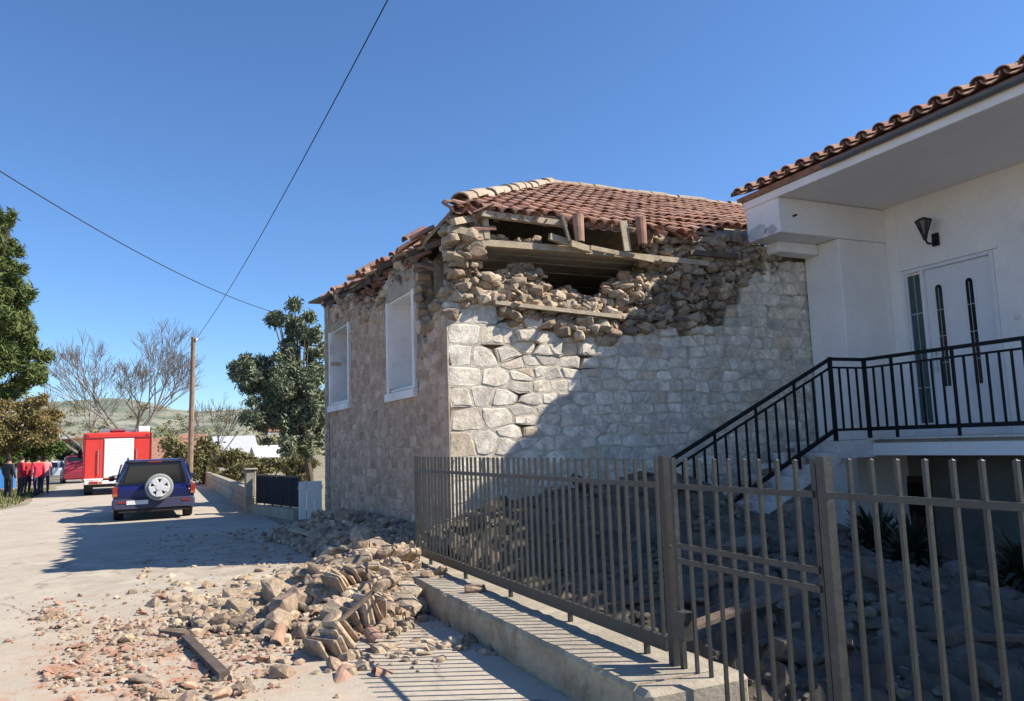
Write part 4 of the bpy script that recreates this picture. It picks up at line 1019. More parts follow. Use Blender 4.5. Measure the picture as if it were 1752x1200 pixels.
def suv():
    c = at(263, 893, Z=0); t = thing('parked_offroader', 'dark blue off-roader with spare wheel on its rear door', 'car', (c.x, 21.4, 0.012), R(1.5))
    W, H = .93, 1.49
    mb = MB(); mb.loft([rrect(.84,.42,.74,.10,0), rrect(W-.02,.30,.84,.12,.07), rrect(W,.28,.88,.12,.3), rrect(W,.28,.90,.12,2.6), rrect(W-.02,.28,.86,.12,3.5), rrect(.86,.32,.80,.12,3.95), rrect(.78,.36,.66,.12,4.08)])
    body = mb.build('body', 'suv_blue', t, recalc=True)
    mb = MB(); mb.loft([rrect(.80,.86,1.40,.08,.16,top=.62), rrect(.85,.86,1.47,.10,.32,top=.70), rrect(.87,.86,1.49,.10,1.0,top=.71), rrect(.87,.86,1.47,.10,2.0,top=.70), rrect(.84,.84,.95,.05,2.9,top=.80)])
    cabin = mb.build('cabin', 'suv_blue', t, recalc=True)
    def quad(nm, P, mat, par, th=.012):
        mb = MB(); P = [Vector(p) for p in P]; n_ = (P[1]-P[0]).cross(P[2]-P[0]).normalized()*th
        k = len(P); mb.add(P+[p+n_ for p in P], [tuple(range(k)), tuple(range(k,2*k))[::-1]]+[(i,(i+1)%k,k+(i+1)%k,k+i) for i in range(k)]); return mb.build(nm, mat, par, recalc=True)
    quad('rear_window', [(-.68,.145,.92),(.68,.145,.92),(.57,.138,1.34),(-.57,.138,1.34)], 'dark_glass', cabin, .02)
    for s in (-1,1):
        quad('side_window', [(s*.868,.45,.93),(s*.868,1.7,.93),(s*.745,1.6,1.38),(s*.76,.5,1.38)], 'dark_glass', cabin, .02*s)
        mb = MB(); mb.bbox((s*.93-.11 if s > 0 else -.93-.01, -.012, .60), (s*.93+.01 if s > 0 else -.93+.11, .12, .84), .015); tl_ = mb.build('tail_light', 'tail_red', body)
        mb = MB(); mb.box((min(s*.83,s*.93), -.018, .61), (max(s*.83,s*.93), -.013, .67)); mb.build('indicator', 'tail_amber', tl_)
        mb = MB(); mb.bar((s*.62, .4, 1.53), (s*.62, 1.9, 1.52), .03); mb.bar((s*.62,.45,1.46), (s*.62,.45,1.53), .03); mb.bar((s*.62,1.8,1.46), (s*.62,1.8,1.53), .03); mb.build('roof_rail', 'chassis', cabin)
        mb = MB(); mb.bbox((s*1.02-.07, 2.35, .92), (s*1.02+.07, 2.45, 1.06), .02); mb.bar((s*.88,2.4,.95), (s*.98,2.4,.98), .03); mb.build('mirror', 'chassis', cabin)
        wheel(t, s*.80, .72, .34, .22, side_=s); wheel(t, s*.80, 3.25, .34, .22, side_=s)
        mb = MB(); mb.bbox((s*.90-.05, .32, .30), (s*.90+.05, 1.14, .44), .02); mb.build('side_trim', 'suv_trim', body)
    mb = MB(); mb.loft([rrect(.90,.30,.52,.07,-.07), rrect(.94,.28,.54,.08,.02), rrect(.95,.28,.54,.08,.28)]); bm_ = mb.build('bumper', 'suv_trim', t, recalc=True)
    mb = MB(); mb.box((-.62,-.085,.40), (-.14,-.072,.50)); mb.build('number_plate', 'plate', bm_)
    mb = MB(); mb.bbox((-.62,.10,1.405), (.62,.22,1.45), .012); mb.build('spoiler', 'chassis', cabin)
    # spare wheel
    sx, sz, sr = .10, .80, .325; n = 28
    mb = MB(); mb.loft([[Vector((sx+q*math.cos(2*math.pi*k/n), y, sz+q*math.sin(2*math.pi*k/n))) for k in range(n)] for (y, q) in ((.02,sr*.9), (-.02,sr), (-.17,sr), (-.20,sr*.93), (-.205,sr*.70))])
    sp = mb.build('spare_wheel', 'wheel_cover', t, recalc=True)
    mb = MB(); mb.tube((sx,-.206,sz), (sx,-.216,sz), sr*.72, n=24); mb.build('rim_well', 'tyre', sp)
    mb = MB()
    for k in range(5):
        a = R(90+36+72*k); d = Vector((math.cos(a),0,math.sin(a))); e = Vector((-math.sin(a),0,math.cos(a))); o_ = Vector((sx,-.222,sz))
        mb.add([o_+d*.02-e*.05, o_+d*.02+e*.05, o_+d*sr*.70+e*.085, o_+d*sr*.70-e*.085]+[o_+Vector((0,-.02,0))+d*.02-e*.045, o_+Vector((0,-.02,0))+d*.02+e*.045, o_+Vector((0,-.02,0))+d*sr*.70+e*.07, o_+Vector((0,-.02,0))+d*sr*.70-e*.07], [(0,1,2,3),(7,6,5,4),(0,4,5,1),(1,5,6,2),(2,6,7,3),(3,7,4,0)])
    mb.tube((sx,-.218,sz), (sx,-.25,sz), .075, n=12)
    mb.loft([[Vector((sx+q*math.cos(2*math.pi*k/n), y, sz+q*math.sin(2*math.pi*k/n))) for k in range(n)] for (y, q) in ((-.207,sr*.74), (-.235,sr*.72), (-.235,sr*.62), (-.215,sr*.60))], caps=False)
    mb.build('rim', 'alloy', sp)
    mb = MB(); mb.box((.70,-.014,.86),(.74,.02,.90)); mb.build('door_handle', 'chassis', body)
    for (a, b) in (((-.80,.0,.56),(-.79,.012,.88)), ((.78,.0,.56),(.79,.012,.88)), ((-.80,-.001,.555),(.79,.012,.565))):
        mb = MB(); mb.box((a[0],-.012,a[2]), (b[0],.03,b[2])); mb.build('door_seam', 'chassis', body)
    mb = MB(); mb.bar((-.30,.115,.945), (.12,.105,1.10), .016); mb.build('rear_wiper', 'chassis', cabin)
    mb = MB(); mb.box((-.16,.09,1.412),(.16,.099,1.44)); mb.build('brake_light', 'tail_red', cabin)
    mb = MB(); mb.bbox((-.80,-.04,.20),(.80,.20,.30),.02); mb.build('valance', 'chassis', bm_)
    for s in (-1,1):
        mb = MB(); mb.bar((s*.745,.135,.90), (s*.60,.13,1.40), .09, .03); mb.build('rear_pillar', 'chassis', cabin)
        mb = MB(); mb.box((s*.72-.09,-.082,.44),(s*.72+.09,-.07,.48)); mb.build('reflector', 'tail_red', bm_)
    mb = MB(); mb.tube((-.5,-.03,.24),(-.5,.2,.24),.03,n=10); mb.build('exhaust', 'lead', t)
    mb = MB(); mb.box((-.6,.3,.20),(.6,3.6,.29)); mb.build('underbody', 'chassis', t)
suv()

# ------------------------------------------------------------------ fire engine
def fire_truck():
    t = thing('fire_engine', 'red fire engine with white roller shutter at its rear', 'truck', (-1.72, 36.9, .012), R(4.5))
    hw = 1.27; box = lambda nm, a, b, mat, par, c=.02: (lambda mb: (mb.bbox(a, b, c), mb.build(nm, mat, par))[1])(MB())
    body = box('body', (-hw,0,.62), (hw,5.2,2.60), 'truck_red', t, .06)
    sh = box('shutter', (-.52,-.03,.70), (.60,-.001,2.34), 'shutter', body, .008)
    for k in range(13): box('shutter_slat', (-.50,-.04,.74+k*.122), (.58,-.031,.74+k*.122+.108), 'shutter', sh, .004)
    for s in (-1,1):
        box('marker_light', (s*1.12-.05,-.02,2.44), (s*1.12+.05,-.001,2.52), 'tail_red', body, .01); box('tail_light', (s*1.0-.2,-.03,.50), (s*1.0+.2,.05,.60), 'tail_red', body, .01)
        box('corner_post', (s*hw-.03 if s < 0 else hw-.03, -.014,.64), (s*hw+.03 if s < 0 else hw+.03,.06,2.58), 'dark_red', body, .01)
        for y in (1.1, 6.1):
            wheel(t, s*1.06, y, .48, .32, side_=s, rim='chassis')
        for k in range(3): box('side_locker', (s*hw-.012 if s < 0 else hw+.001, .3+k*1.6, .8), (s*hw-.001 if s < 0 else hw+.012, 1.7+k*1.6, 2.3), 'shutter', body, .004)
    box('bumper', (-1.22,-.12,.46), (1.22,-.005,.60), 'shutter', t, .02); box('underrun_bar', (-1.1,-.05,.33), (1.1,.03,.42), 'chassis', t, .01)
    box('chassis_frame', (-.5,.1,.42), (.5,7.2,.615), 'chassis', t, .02); box('axle', (-.9,1.0,.38), (.9,1.2,.5), 'chassis', t, .02)
    cab = box('cab', (-1.2,5.35,.55), (1.2,7.4,2.35), 'truck_red', t, .12)
    for s in (-1,1): box('mirror', (s*1.45-.09,7.2,1.55), (s*1.45+.09,7.28,2.0), 'chassis', cab, .02); box('mirror_arm', (min(s*1.2,s*1.4),7.22,1.75), (max(s*1.2,s*1.4),7.26,1.79), 'chassis', cab, .005)
    box('roof_box', (.78,.3,2.60), (1.22,1.2,2.86), 'shutter', body, .03)
    mb = MB()
    for s in (-1,1): mb.bar((s*.7,.1,2.72), (s*.7,5,2.72), .04)
    for k in range(8): mb.bar((-.7,.1+k*.7,2.72), (.7,.1+k*.7,2.72), .03)
    for k in range(4):
        for s in (-1,1): mb.bar((s*.7,.1+k*1.5,2.59), (s*.7,.1+k*1.5,2.72), .03)
    mb.build('roof_ladder', 'lead', body)
    box('reflective_band', (-hw+.03,-.012,.63), (-.54,-.001,.70), 'plate', body, .003); box('reflective_band', (.62,-.012,.63), (hw-.03,-.001,.70), 'plate', body, .003)
    for s in (-1,1):
        mb = MB(); mb.bar((s*.72,-.05,.85), (s*.72,-.05,1.9), .03); mb.bar((s*.72,-.05,.88), (s*.72,0,.88), .025); mb.bar((s*.72,-.05,1.87), (s*.72,0,1.87), .025); mb.build('grab_rail', 'lead', body)
        box('panel_seam', (s*.68-.006,-.004,.66), (s*.68+.006,-.0005,2.5), 'dark_red', body, .001); box('mud_flap', (s*1.06-.17,.50,.12), (s*1.06+.17,.53,.48), 'chassis', t, .005)
        box('lamp_cluster', (s*.88-.16,-.16,.47), (s*.88+.16,-.121,.59), 'tail_red', t, .01); box('indicator', (s*.62-.06,-.16,.48), (s*.62+.06,-.121,.58), 'tail_amber', t, .01)
    box('number_plate', (-.26,-.135,.475), (.26,-.122,.585), 'plate', t, .003); box('shutter_handle', (-.2,-.06,.76), (.28,-.041,.80), 'chassis', sh, .004); box('gutter_strip', (-hw+.02,-.03,2.36), (hw-.02,-.001,2.40), 'dark_red', body, .004)
    box('hose_reel', (-.3,.5,2.6), (.3,1.1,2.78), 'dark_red', body, .06)
fire_truck()

# far cars
def far_car(p, rz, mat, label, L=4.2, W=.88, H=1.4):
    t = thing('parked_car', label, 'car', p, rz)
    mb = MB(); mb.loft([rrect(W-.08,.32,.70,.1,-L/2), rrect(W,.24,.84,.12,-L/2+.25), rrect(W,.24,.88,.12,L*.1), rrect(W,.24,.82,.12,L/2-.3), rrect(W-.1,.3,.65,.1,L/2)]); mb.build('body', mat, t, recalc=True)
    mb = MB(); mb.loft([rrect(W-.06,.84,.90,.02,-L*.42,top=W-.1), rrect(W-.06,.84,H,.08,-L*.28,top=W-.25), rrect(W-.06,.84,H,.08,L*.08,top=W-.25), rrect(W-.06,.84,.88,.02,L*.28,top=W-.1)]); cb = mb.build('cabin', mat, t, recalc=True)
    for s in (-1,1):
        for (a, b) in ((-L*.27,-L*.08), (-L*.05,L*.12)):
            mb = MB(); mb.add([Vector(v) for v in ((s*(W-.075),a,.92),(s*(W-.075),b,.92),(s*(W-.20),b-.05,H-.1),(s*(W-.20),a+.05,H-.1),(s*(W-.05),a,.93),(s*(W-.05),b,.93),(s*(W-.18),b-.05,H-.09),(s*(W-.18),a+.05,H-.09))], [(0,1,2,3),(4,5,6,7),(0,1,5,4),(2,3,7,6),(1,2,6,5),(3,0,4,7)]); mb.build('side_window', 'dark_glass', cb, recalc=True)
        for y in (-L*.32, L*.31): wheel(t, s*(W-.1), y, .30, .2, side_=s)
    mb = MB(); mb.add([Vector(v) for v in ((-W+.2,-L*.405,.93),(W-.2,-L*.405,.93),(W-.32,-L*.30,H-.08),(-W+.32,-L*.30,H-.08),(-W+.2,-L*.40,.9),(W-.2,-L*.40,.9),(W-.32,-L*.29,H-.1),(-W+.32,-L*.29,H-.1))], [(0,1,2,3),(4,5,6,7),(0,1,5,4),(2,3,7,6),(1,2,6,5),(3,0,4,7)]); mb.build('rear_window', 'dark_glass', cb, recalc=True)
c1 = at(98, 821, Z=0); far_car((c1.x, c1.y, .0), R(80), 'car_white', 'white car parked crosswise beyond the people in red', L=4.4)
c2 = at(127, 826, Z=0); far_car((c2.x, c2.y, .0), R(8), 'dark_red', 'dark red vehicle parked beside the fire engine', L=4.2, W=.75, H=1.75)

# ------------------------------------------------------------------ people
def person(p, h, rz, jacket, legs, label, pose):
    nm = 'clothes_%d' % len(MATS); clothes(nm, jacket, legs); k = h/1.75
    J = dict(pel=(0,0,.95), sp=(0,.01,1.15), ch=(0,0,1.36), nk=(0,.01,1.50), hd=(0,-.02,1.60), tp=(0,-.02,1.72),
        sl=(.19,0,1.42), el=(.25,.03,1.15), wl=(.24,-.08,.92), hl=(.24,-.12,.84), sr=(-.19,0,1.42), er=(-.25,.03,1.15), wr=(-.24,-.08,.92), hr=(-.24,-.12,.84),
        pl=(.10,0,.90), kl=(.12,-.03,.50), al=(.12,.02,.09), fl=(.13,-.16,.04), pr=(-.10,0,.90), kr=(-.12,-.03,.50), ar=(-.12,.02,.09), fr=(-.13,-.16,.04))
    if pose == 1: J.update(el=(.24,-.06,1.16), wl=(.14,-.28,1.12), hl=(.08,-.33,1.14))
    if pose == 2: J.update(kr=(-.12,-.16,.52), ar=(-.12,-.16,.10), fr=(-.13,-.33,.05), kl=(.12,.05,.5), al=(.12,.20,.12), fl=(.13,.05,.05))
    if pose == 3: J.update(el=(.27,.10,1.16), wl=(.16,.0,.98), hl=(.12,-.04,.95), er=(-.27,.10,1.16), wr=(-.16,.0,.98), hr=(-.12,-.04,.95))
    rad = dict(pel=.15, sp=.145, ch=.165, nk=.06, hd=.095, tp=.07, sl=.085, el=.06, wl=.045, hl=.04, sr=.085, er=.06, wr=.045, hr=.04, pl=.10, kl=.07, al=.05, fl=.045, pr=.10, kr=.07, ar=.05, fr=.045)
    ks = list(J); ed = [('pel','sp'),('sp','ch'),('ch','nk'),('nk','hd'),('hd','tp'),('ch','sl'),('sl','el'),('el','wl'),('wl','hl'),('ch','sr'),('sr','er'),('er','wr'),('wr','hr'),('pel','pl'),('pl','kl'),('kl','al'),('al','fl'),('pel','pr'),('pr','kr'),('kr','ar'),('ar','fr')]
    me = bpy.data.meshes.new('person'); me.from_pydata([Vector(J[q]) for q in ks], [(ks.index(a), ks.index(b)) for a, b in ed], []); me.materials.append(MATS[nm])
    o = link('person', me, None, p, (0,0,rz), (k,k,k)); md = o.modifiers.new('skin', 'SKIN')
    for i, q in enumerate(ks): me.skin_vertices[0].data[i].radius = (rad[q]*1.0, rad[q]*(.8 if q in ('pel','sp','ch') else 1)); me.skin_vertices[0].data[i].use_root = q == 'pel'
    o.modifiers.new('sub', 'SUBSURF').levels = 1; o.modifiers['sub'].render_levels = 2
    tag(o, label, 'person', 'people standing by the road')
    mb = MB(); n = 10
    mb.loft([[Vector((q*math.cos(2*math.pi*i/n), -.01+q*1.1*math.sin(2*math.pi*i/n)+.02, z)) for i in range(n)] for (z, q) in ((1.60,.098),(1.68,.108),(1.74,.09),(1.78,.045))]); h_ = mb.build('hair', 'hair', o)
PE = [((13,853),1.72,2.6,(.03,.03,.04),(.02,.02,.03),'person in dark jacket and dark trousers at the road edge',0),
      ((34,850),1.74,2.2,(.45,.02,.04),(.03,.03,.04),'person in a bright red jacket standing with hands together',1),
      ((46,846),1.70,1.0,(.30,.015,.02),(.02,.02,.03),'person in a dark red jacket behind the bright red one',3),
      ((63,849),1.72,3.6,(.50,.03,.06),(.03,.025,.08),'person in red jacket with pale pack walking near the road',2),
      ((76,845),1.70,.3,(.55,.25,.25),(.05,.04,.09),'person in a pinkish top beside the walking one',0)]
for (px_, h, rz, ja, le, lb, po) in PE:
    p = at(*px_, Z=0); person((p.x, p.y, .0), h, rz, ja, le, lb, po)
p = at(-1, 838, Z=0); mb = MB()
for i in range(9):
    for z in (0, 1.4): mb.v.append((p.x-.7+i*.18, p.y+.05*math.sin(i*1.7), z+.05)); mb.t.append(0)
for i in range(8): mb.f.append([2*i, 2*i+2, 2*i+3, 2*i+1]); mb.m.append(0)
for i in range(9):
    for z in (0, 1.4): mb.v.append((p.x-.7+i*.18, p.y+.03+.05*math.sin(i*1.7), z+.05)); mb.t.append(0)
for i in range(8): mb.f.append([18+2*i, 18+2*i+1, 18+2*i+3, 18+2*i+2]); mb.m.append(0)
tag(mb.build('tarpaulin_screen', 'blue_cloth'), 'blue tarpaulin screen at the verge beside the people', 'tarpaulin')

# ================================================================== TREES AND FAR THINGS
def leaves(nm, blobs, n, size, mat, parent, aspect=2.2, shell=.55, up=0.):
    """many small leaf-sized faces spread through the blobs"""
    tot = sum(b[1][0]*b[1][1]*b[1][2] for b in blobs)**1.; V = []; Fc = []; T = []
    for (c, r) in blobs:
        k = int(n*(r[0]*r[1]*r[2])/tot)
        d = RNG.normal(size=(k,3)); d /= np.linalg.norm(d,axis=1)[:,None]; q = np.clip(np.abs(RNG.normal(.62,.34,(k,1))), shell*.4, 1.5)
        P = np.array(c)+d*q*np.array(r)
        a = RNG.normal(size=(k,3)); a[:,2] += up; a /= np.linalg.norm(a,axis=1)[:,None]; b = np.cross(a, RNG.normal(size=(k,3))); b /= np.linalg.norm(b,axis=1)[:,None]
        s = size*RNG.uniform(.6,1.4,(k,1)); a = a*s*aspect/2; b = b*s/2
        o = sum(len(x) for x in V); Q = np.stack([P-a, P+b*.9, P+a, P-b*.9], 1).reshape(-1,3); V.append(Q)
        Fc += [[o+4*i, o+4*i+1, o+4*i+2, o+4*i+3] for i in range(k)]; T.append(np.repeat(RNG.random(k),4))
    me = bpy.data.meshes.new(nm); me.from_pydata(np.concatenate(V).tolist(), [], Fc); me.materials.append(MATS[mat])
    at_ = me.attributes.new('tint','FLOAT','POINT'); at_.data.foreach_set('value', np.concatenate(T).astype(np.float32)); me.update()
    return link(nm, me, parent)
def limb(mb, p, d, ln, r, depth, spread=.55, rn=random, seg=3, up=.15, minr=.008, kids=(2,3), tips=None):
    p = Vector(p); d = Vector(d).normalized()
    for i in range(seg):
        q = p+d*ln/seg; r2 = max(r*(1-.35/seg), minr); mb.tube(p, q, r, r2, 5 if r > .05 else 3, caps=False); p, r = q, r2
        d = (d+Vector((rn.uniform(-.2,.2), rn.uniform(-.2,.2), rn.uniform(-.1,.2))) * .7).normalized()
        if depth > 0 and i > 0 and rn.random() < .5:
            e = (d+Vector((rn.uniform(-1,1), rn.uniform(-1,1), rn.uniform(-.2,.8)))*spread*1.4).normalized(); limb(mb, p, e, ln*.62, r*.55, depth-1, spread, rn, seg, up, minr, kids, tips)
    if depth == 0:
        if tips is not None: tips.append(p)
        return
    for k in range(rn.randint(*kids)):
        e = (d+Vector((rn.uniform(-1,1), rn.uniform(-1,1), rn.uniform(-.4,.8)))*spread+Vector((0,0,up))).normalized()
        limb(mb, p, e, ln*rn.uniform(.62,.85), r*.68, depth-1, spread, rn, seg, up, minr, kids, tips)
def tree(name, label, base, blobs, trunk, n, size, leafmat, barkmat='bark', aspect=2.2, group=None, shell=.5):
    t = wthing(name, label, 'tree', base, group); mb = MB(); b = Vector(base); top = Vector(trunk[0])
    m_ = b.lerp(top, .5)+Vector((random.uniform(-.2,.2), 0, 0)); mb.tube(b-Vector((0,0,.1)), m_, trunk[1], trunk[1]*.75, 8, caps=False); mb.tube(m_, top, trunk[1]*.75, trunk[1]*.5, 8, caps=False)
    for (c, r) in blobs[:14]:
        mb.tube(m_.lerp(top, random.uniform(.2,1)), Vector(c), trunk[1]*.35, trunk[1]*.1, 5, caps=False)
    mb.build('trunk', barkmat, t); leaves('crown', blobs, n, size, leafmat, t, aspect, shell); return t
def pblobs(spec, Y, dy=1., sy=1.):
    out = []
    for (x, y, rx, ry) in spec:
        Yk = Y+random.uniform(-dy,dy); c = at(x, y, Y=Yk); k = Yk/ (FPX*math.cos(YAW)) * 1.0
        out.append((tuple(c), (rx*k*1.02, min(rx,ry)*k*1.0*sy, ry*k)))
    return out
def split(spec, n, jit=.8, sc_=.42):
    out = []
    for (x,y,rx,ry) in spec:
        for i in range(n):
            a = random.uniform(0,6.28); q = math.sqrt(random.random())*jit; s = sc_*random.uniform(.7,1.25); out.append((x+math.cos(a)*rx*q, y+math.sin(a)*ry*q, rx*s, ry*s))
    return out
# olive behind the boundary wall
OY = 25.0; ob = at(538, 812, Y=OY)
sp_ = split([(498,548,34,34),(520,590,32,40),(475,615,38,36),(440,650,42,34),(495,680,62,50),(455,705,48,34),(520,730,38,48),(425,635,26,24),(535,650,26,60),(490,750,40,24),(530,700,30,50),(505,640,40,40)], 12, 1., .27)
olv = tree('olive_tree', 'grey green olive tree behind the mesh gate beside the stone house', (ob.x, OY, 0), pblobs(sp_, OY, .9), ((ob.x-.35, OY, 2.6), .13), 105000, .05, 'olive_leaf', aspect=3.6, shell=.15)
# pine at the left edge
PYT = 46.0; pbse = at(-20, 830, Y=PYT)
sp_ = split([(0,380,26,42),(20,440,32,34),(-10,480,46,50),(15,520,40,40),(10,590,46,40),(50,620,40,34),(0,650,60,40),(40,570,22,20),(-40,560,60,90)], 14, .95, .24)
tree('pine_tree', 'tall dense green pine behind the golden tree', (pbse.x, PYT, 0), pblobs(sp_, PYT, 1.6), ((at(-10,420,Y=PYT).x, PYT, at(-10,420,Y=PYT).z), .28), 90000, .075, 'pine_leaf', aspect=5, shell=.2)
GY = 43.0; gb_ = at(14, 838, Y=GY)
sp_ = split([(20,710,40,36),(60,720,42,36),(10,750,50,34),(55,700,34,28),(80,735,26,24)], 14, .95, .25)
tree('golden_tree', 'golden yellow leaved small tree above the people', (gb_.x, GY, 0), pblobs(sp_, GY, 1.4), (tuple(at(26,730,Y=GY)), .12), 34000, .06, 'gold_leaf', aspect=2.2, shell=.2)
GY2 = 47.0; g2 = at(70, 826, Y=GY2)
tree('green_bush_tree', 'dark green leafy tree low behind the people in red', (g2.x, GY2, 0), pblobs(split([(55,775,40,24),(85,770,22,22),(25,785,30,18)], 6), GY2, 1.2), (tuple(at(66,780,Y=GY2)), .1), 24000, .07, 'green_leaf', aspect=2.2, shell=.2)
# bare trees
def bare(name, base, ln, r, depth, label, seed, kids=(2,3), spread=.55, up=.15, group='bare winter trees'):
    t = wthing(name, label, 'tree', base, group); rn2 = random.Random(seed); b = Vector(base)
    mb = MB(); h = ln*.9; mb.tube(b, b+Vector((0,0,h)), r, r*.8, 8, caps=False); mb.build('trunk', 'grey_bark', t)
    mb = MB()
    for k in range(5):
        a = k*1.256+rn2.uniform(-.4,.4); e = rn2.uniform(.5,1.1); limb(mb, b+Vector((0,0,h*rn2.uniform(.7,1))), (math.cos(a)*math.cos(e), math.sin(a)*math.cos(e), math.sin(e)), ln, r*.5, depth, spread, rn2, 3, up, .012, kids)
    mb.build('crown', 'grey_bark', t)
bt = at(222, 800, Y=58); bare('bare_tree', (bt.x, 58, 0), 2.75, .26, 4, 'large leafless tree rising behind the fire engine', 5, (3,4), .7)
bt = at(140, 800, Y=66); bare('bare_tree', (bt.x, 66, 0), 2.6, .18, 3, 'thin leafless tree between the pine and the fire engine', 8, (2,2), .5)
bt = at(372, 790, Y=50); bare('bare_tree', (bt.x, 50, 0), 1.5, .10, 3, 'small leafless tree behind the boundary wall', 11, (2,3), .5)
# scrub and hedges beyond the boundary wall
sb_ = [('dry yellowish scrub clump beside the utility pole',350,780,34,26,44,'scrub_leaf'),('dry scrub clump in front of the grey sheds',400,790,36,16,40,'scrub_leaf'),('low dry bush left of the olive trunk',460,800,40,14,34,'scrub_leaf'),('brushy hedge under the olive tree',510,795,34,20,31,'scrub_leaf'),('tall dry brush behind the blue off-roader',300,775,28,30,60,'scrub_leaf'),('dark green bush between the beige house and the fire engine',118,782,20,16,75,'dark_leaf')]
for (lb,x,y,rx,ry,Y,mt) in sb_:
    p = at(x, y, Y=Y); t = wthing('scrub_bush', lb, 'bush', (p.x, Y, 0)); bl = pblobs(split([(x,y,rx,ry)], 9, .85, .4), Y, .8)
    bl += [((c[0], c[1], max(.3, c[2]*.45)), r) for c, r in bl[:5]]
    leaves('foliage', bl, 5000, .06*Y/30, mt, t, 3.0, .1); mb = MB()
    for c, r in bl[:8]: mb.tube((p.x+random.uniform(-.2,.2), Y, -.05), c, .03, .012, 4, caps=False)
    mb.build('stems', 'bark', t)
# buildings behind
def bldg(name, label, x0, x1, y0, y1, ztop, wallmat, roofmat, flat=False, win=0, cat='building', ridge=1.2):
    t = wthing(name, label, cat, ((x0+x1)/2, y0, 0)); mb = MB(); mb.box((x0,y0,-.3),(x1,y1,ztop)); mb.build('wall', wallmat, t)
    mb = MB(); e = .35
    if flat: mb.bbox((x0-e,y0-e,ztop+.002),(x1+e,y1+e,ztop+.2),.03)
    else:
        ym = (y0+y1)/2; slab(mb, [(x0-e,y0-e,ztop-.05),(x1+e,y0-e,ztop-.05),(x1+e,ym,ztop+ridge),(x0-e,ym,ztop+ridge)], .12); slab(mb, [(x0-e,y1+e,ztop-.05),(x1+e,y1+e,ztop-.05),(x1+e,ym,ztop+ridge),(x0-e,ym,ztop+ridge)], .12)
        for x in (x0+.01, x1-.01): mb.add([Vector((x,y0,ztop)),Vector((x,y1,ztop)),Vector((x,ym,ztop+ridge))], [(0,1,2)])
    mb.build('roof', roofmat, t)
    for k in range(win):
        xa = x0+(x1-x0)*(k+.3)/win; xb = x0+(x1-x0)*(k+.7)/win; mb = MB(); mb.box((xa,y0-.04,ztop*.35),(xb,y0+.1,ztop*.75)); w_ = mb.build('window', 'dark_glass', t)
        mb = MB(); mb.box((xa-.08,y0-.08,ztop*.35-.12),(xb+.08,y0-.002,ztop*.35-.01)); mb.build('sill', 'shutter', w_)
def pbld(name, label, xa, xb, ya, Y, dep, *a, **k):
    p = at(xa, ya, Y=Y); q = at(xb, ya, Y=Y); bldg(name, label, p.x, q.x, Y, Y+dep, p.z, *a, **k)
pbld('beige_house', 'orange beige house showing left of the fire engine', 122, 152, 752, 95, 8, 'beige_wall', 'roof_brown', flat=True, win=2, cat='house')
pbld('brown_house', 'brown house with dark openings beside the beige one', 104, 121, 752, 96, 8, 'roof_brown', 'shed_grey', flat=True, win=1, cat='house')
pbld('storage_shed', 'long low grey shed across the field behind the boundary wall', 372, 440, 776, 120, 14, 'shed_grey', 'shed_grey', ridge=2.6, win=3, cat='shed')
pbld('white_shed', 'small white gabled shed right of the long grey shed', 442, 480, 782, 100, 9, 'pale_wall', 'shutter', ridge=1.4, cat='shed')
pbld('tiled_house', 'small brown roofed house behind the utility pole', 262, 300, 786, 100, 8, 'pale_wall', 'roof_brown', ridge=2.2, win=2, cat='house')
rn2 = random.Random(21)
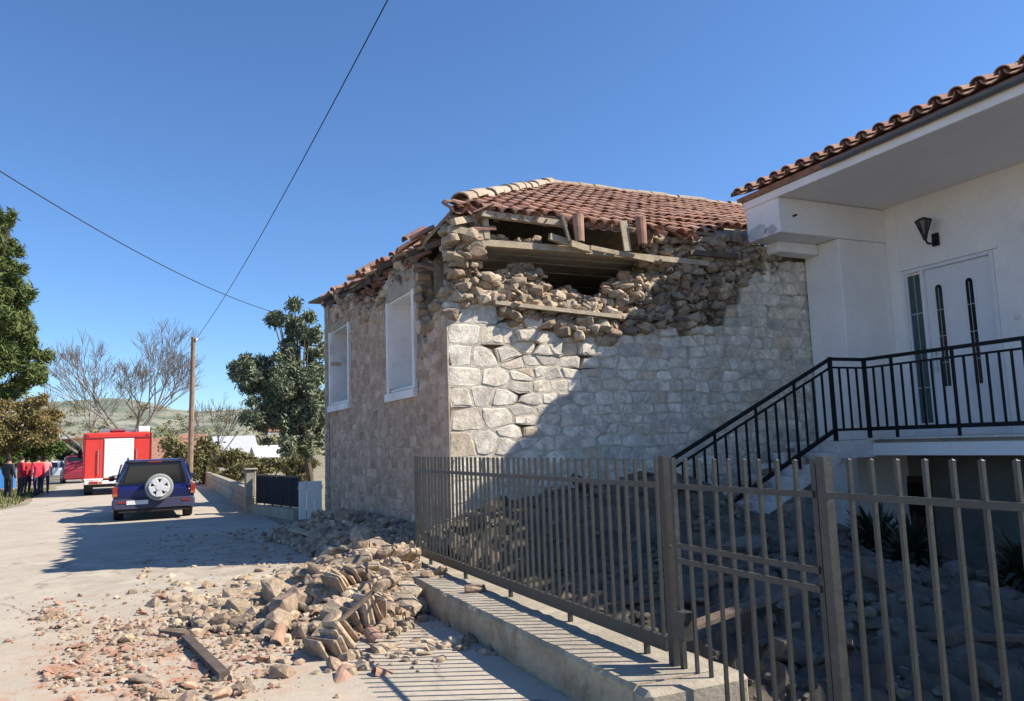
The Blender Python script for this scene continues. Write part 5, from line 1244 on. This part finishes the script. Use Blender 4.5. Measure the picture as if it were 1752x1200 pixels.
for k in range(16):
    a = R(rn2.uniform(-13,14)); d = rn2.uniform(430,560); z = max(0,(d-420)/140*16); s = rn2.uniform(5,9)
    x, y = math.sin(a)*d, math.cos(a)*d; t = wthing('hillside_house', 'small pale house on the distant hillside', 'house', (x,y,z-3), 'houses on the far hillside')
    mb = MB(); mb.box((x-s,y-4,z-4),(x+s,y+4,z+4)); mb.build('wall', 'pale_wall', t); mb = MB(); slab(mb, [(x-s-.5,y-4.5,z+4),(x+s+.5,y-4.5,z+4),(x+s+.5,y,z+6.5),(x-s-.5,y,z+6.5)], .3); slab(mb, [(x-s-.5,y+4.5,z+4),(x+s+.5,y+4.5,z+4),(x+s+.5,y,z+6.5),(x-s-.5,y,z+6.5)], .3); mb.build('roof', 'roof_brown', t)
yard_bush((7.9,4.6,heap3(7.9,4.6)-.03), .60, 'dark rounded shrub in the yard before the basement wall')
yard_bush((8.6,3.4,heap3(8.6,3.4)-.03), .66, 'dark sprawling shrub beside the leaning spiky plant')
# far line of trees, reads as one mass
bl = []
for k in range(150):
    a = R(rn2.uniform(-34,40)); d = rn2.uniform(140,330); h = rn2.uniform(2,5.5); bl.append(((math.sin(a)*d, math.cos(a)*d, h*.7), (rn2.uniform(3,8), 3, h*.8)))
for k in range(420):
    a = R(rn2.uniform(-30,22)); d = rn2.uniform(425,740); h1 = hh(a,13)+5; h2 = hh(a+.15,34)+12
    z = -1+(h1+1)*(d-420)/140 if d < 560 else h1+(h2-h1)*(d-560)/200
    r_ = rn2.uniform(2,5.5); bl.append(((math.sin(a)*d, math.cos(a)*d, z+r_*.4), (r_*1.3, r_, r_*.8)))
o = leaves('distant_trees', bl, 42000, .8, 'scrub_leaf', None, 1.4, .2); tag(o, 'distant mixed scrub and trees across the plain', 'trees', kind='stuff')
# roadside grass on the left verge
V = MB()
for k in range(2600):
    y = random.uniform(24,48); x = random.uniform(-8.5,-4.75-max(0,y-34)*.05); h = random.uniform(.05,.22); a = random.uniform(0,3.14); d = Vector((math.cos(a),math.sin(a),0))*.03
    p = Vector((x,y,0)); V.add([p-d, p+d, p+Vector((random.uniform(-.06,.06),random.uniform(-.06,.06),h))], [(0,1,2)], 0, random.random())
tag(V.build('verge_grass', 'grass'), 'short weedy grass on the road verge', 'grass', kind='stuff')
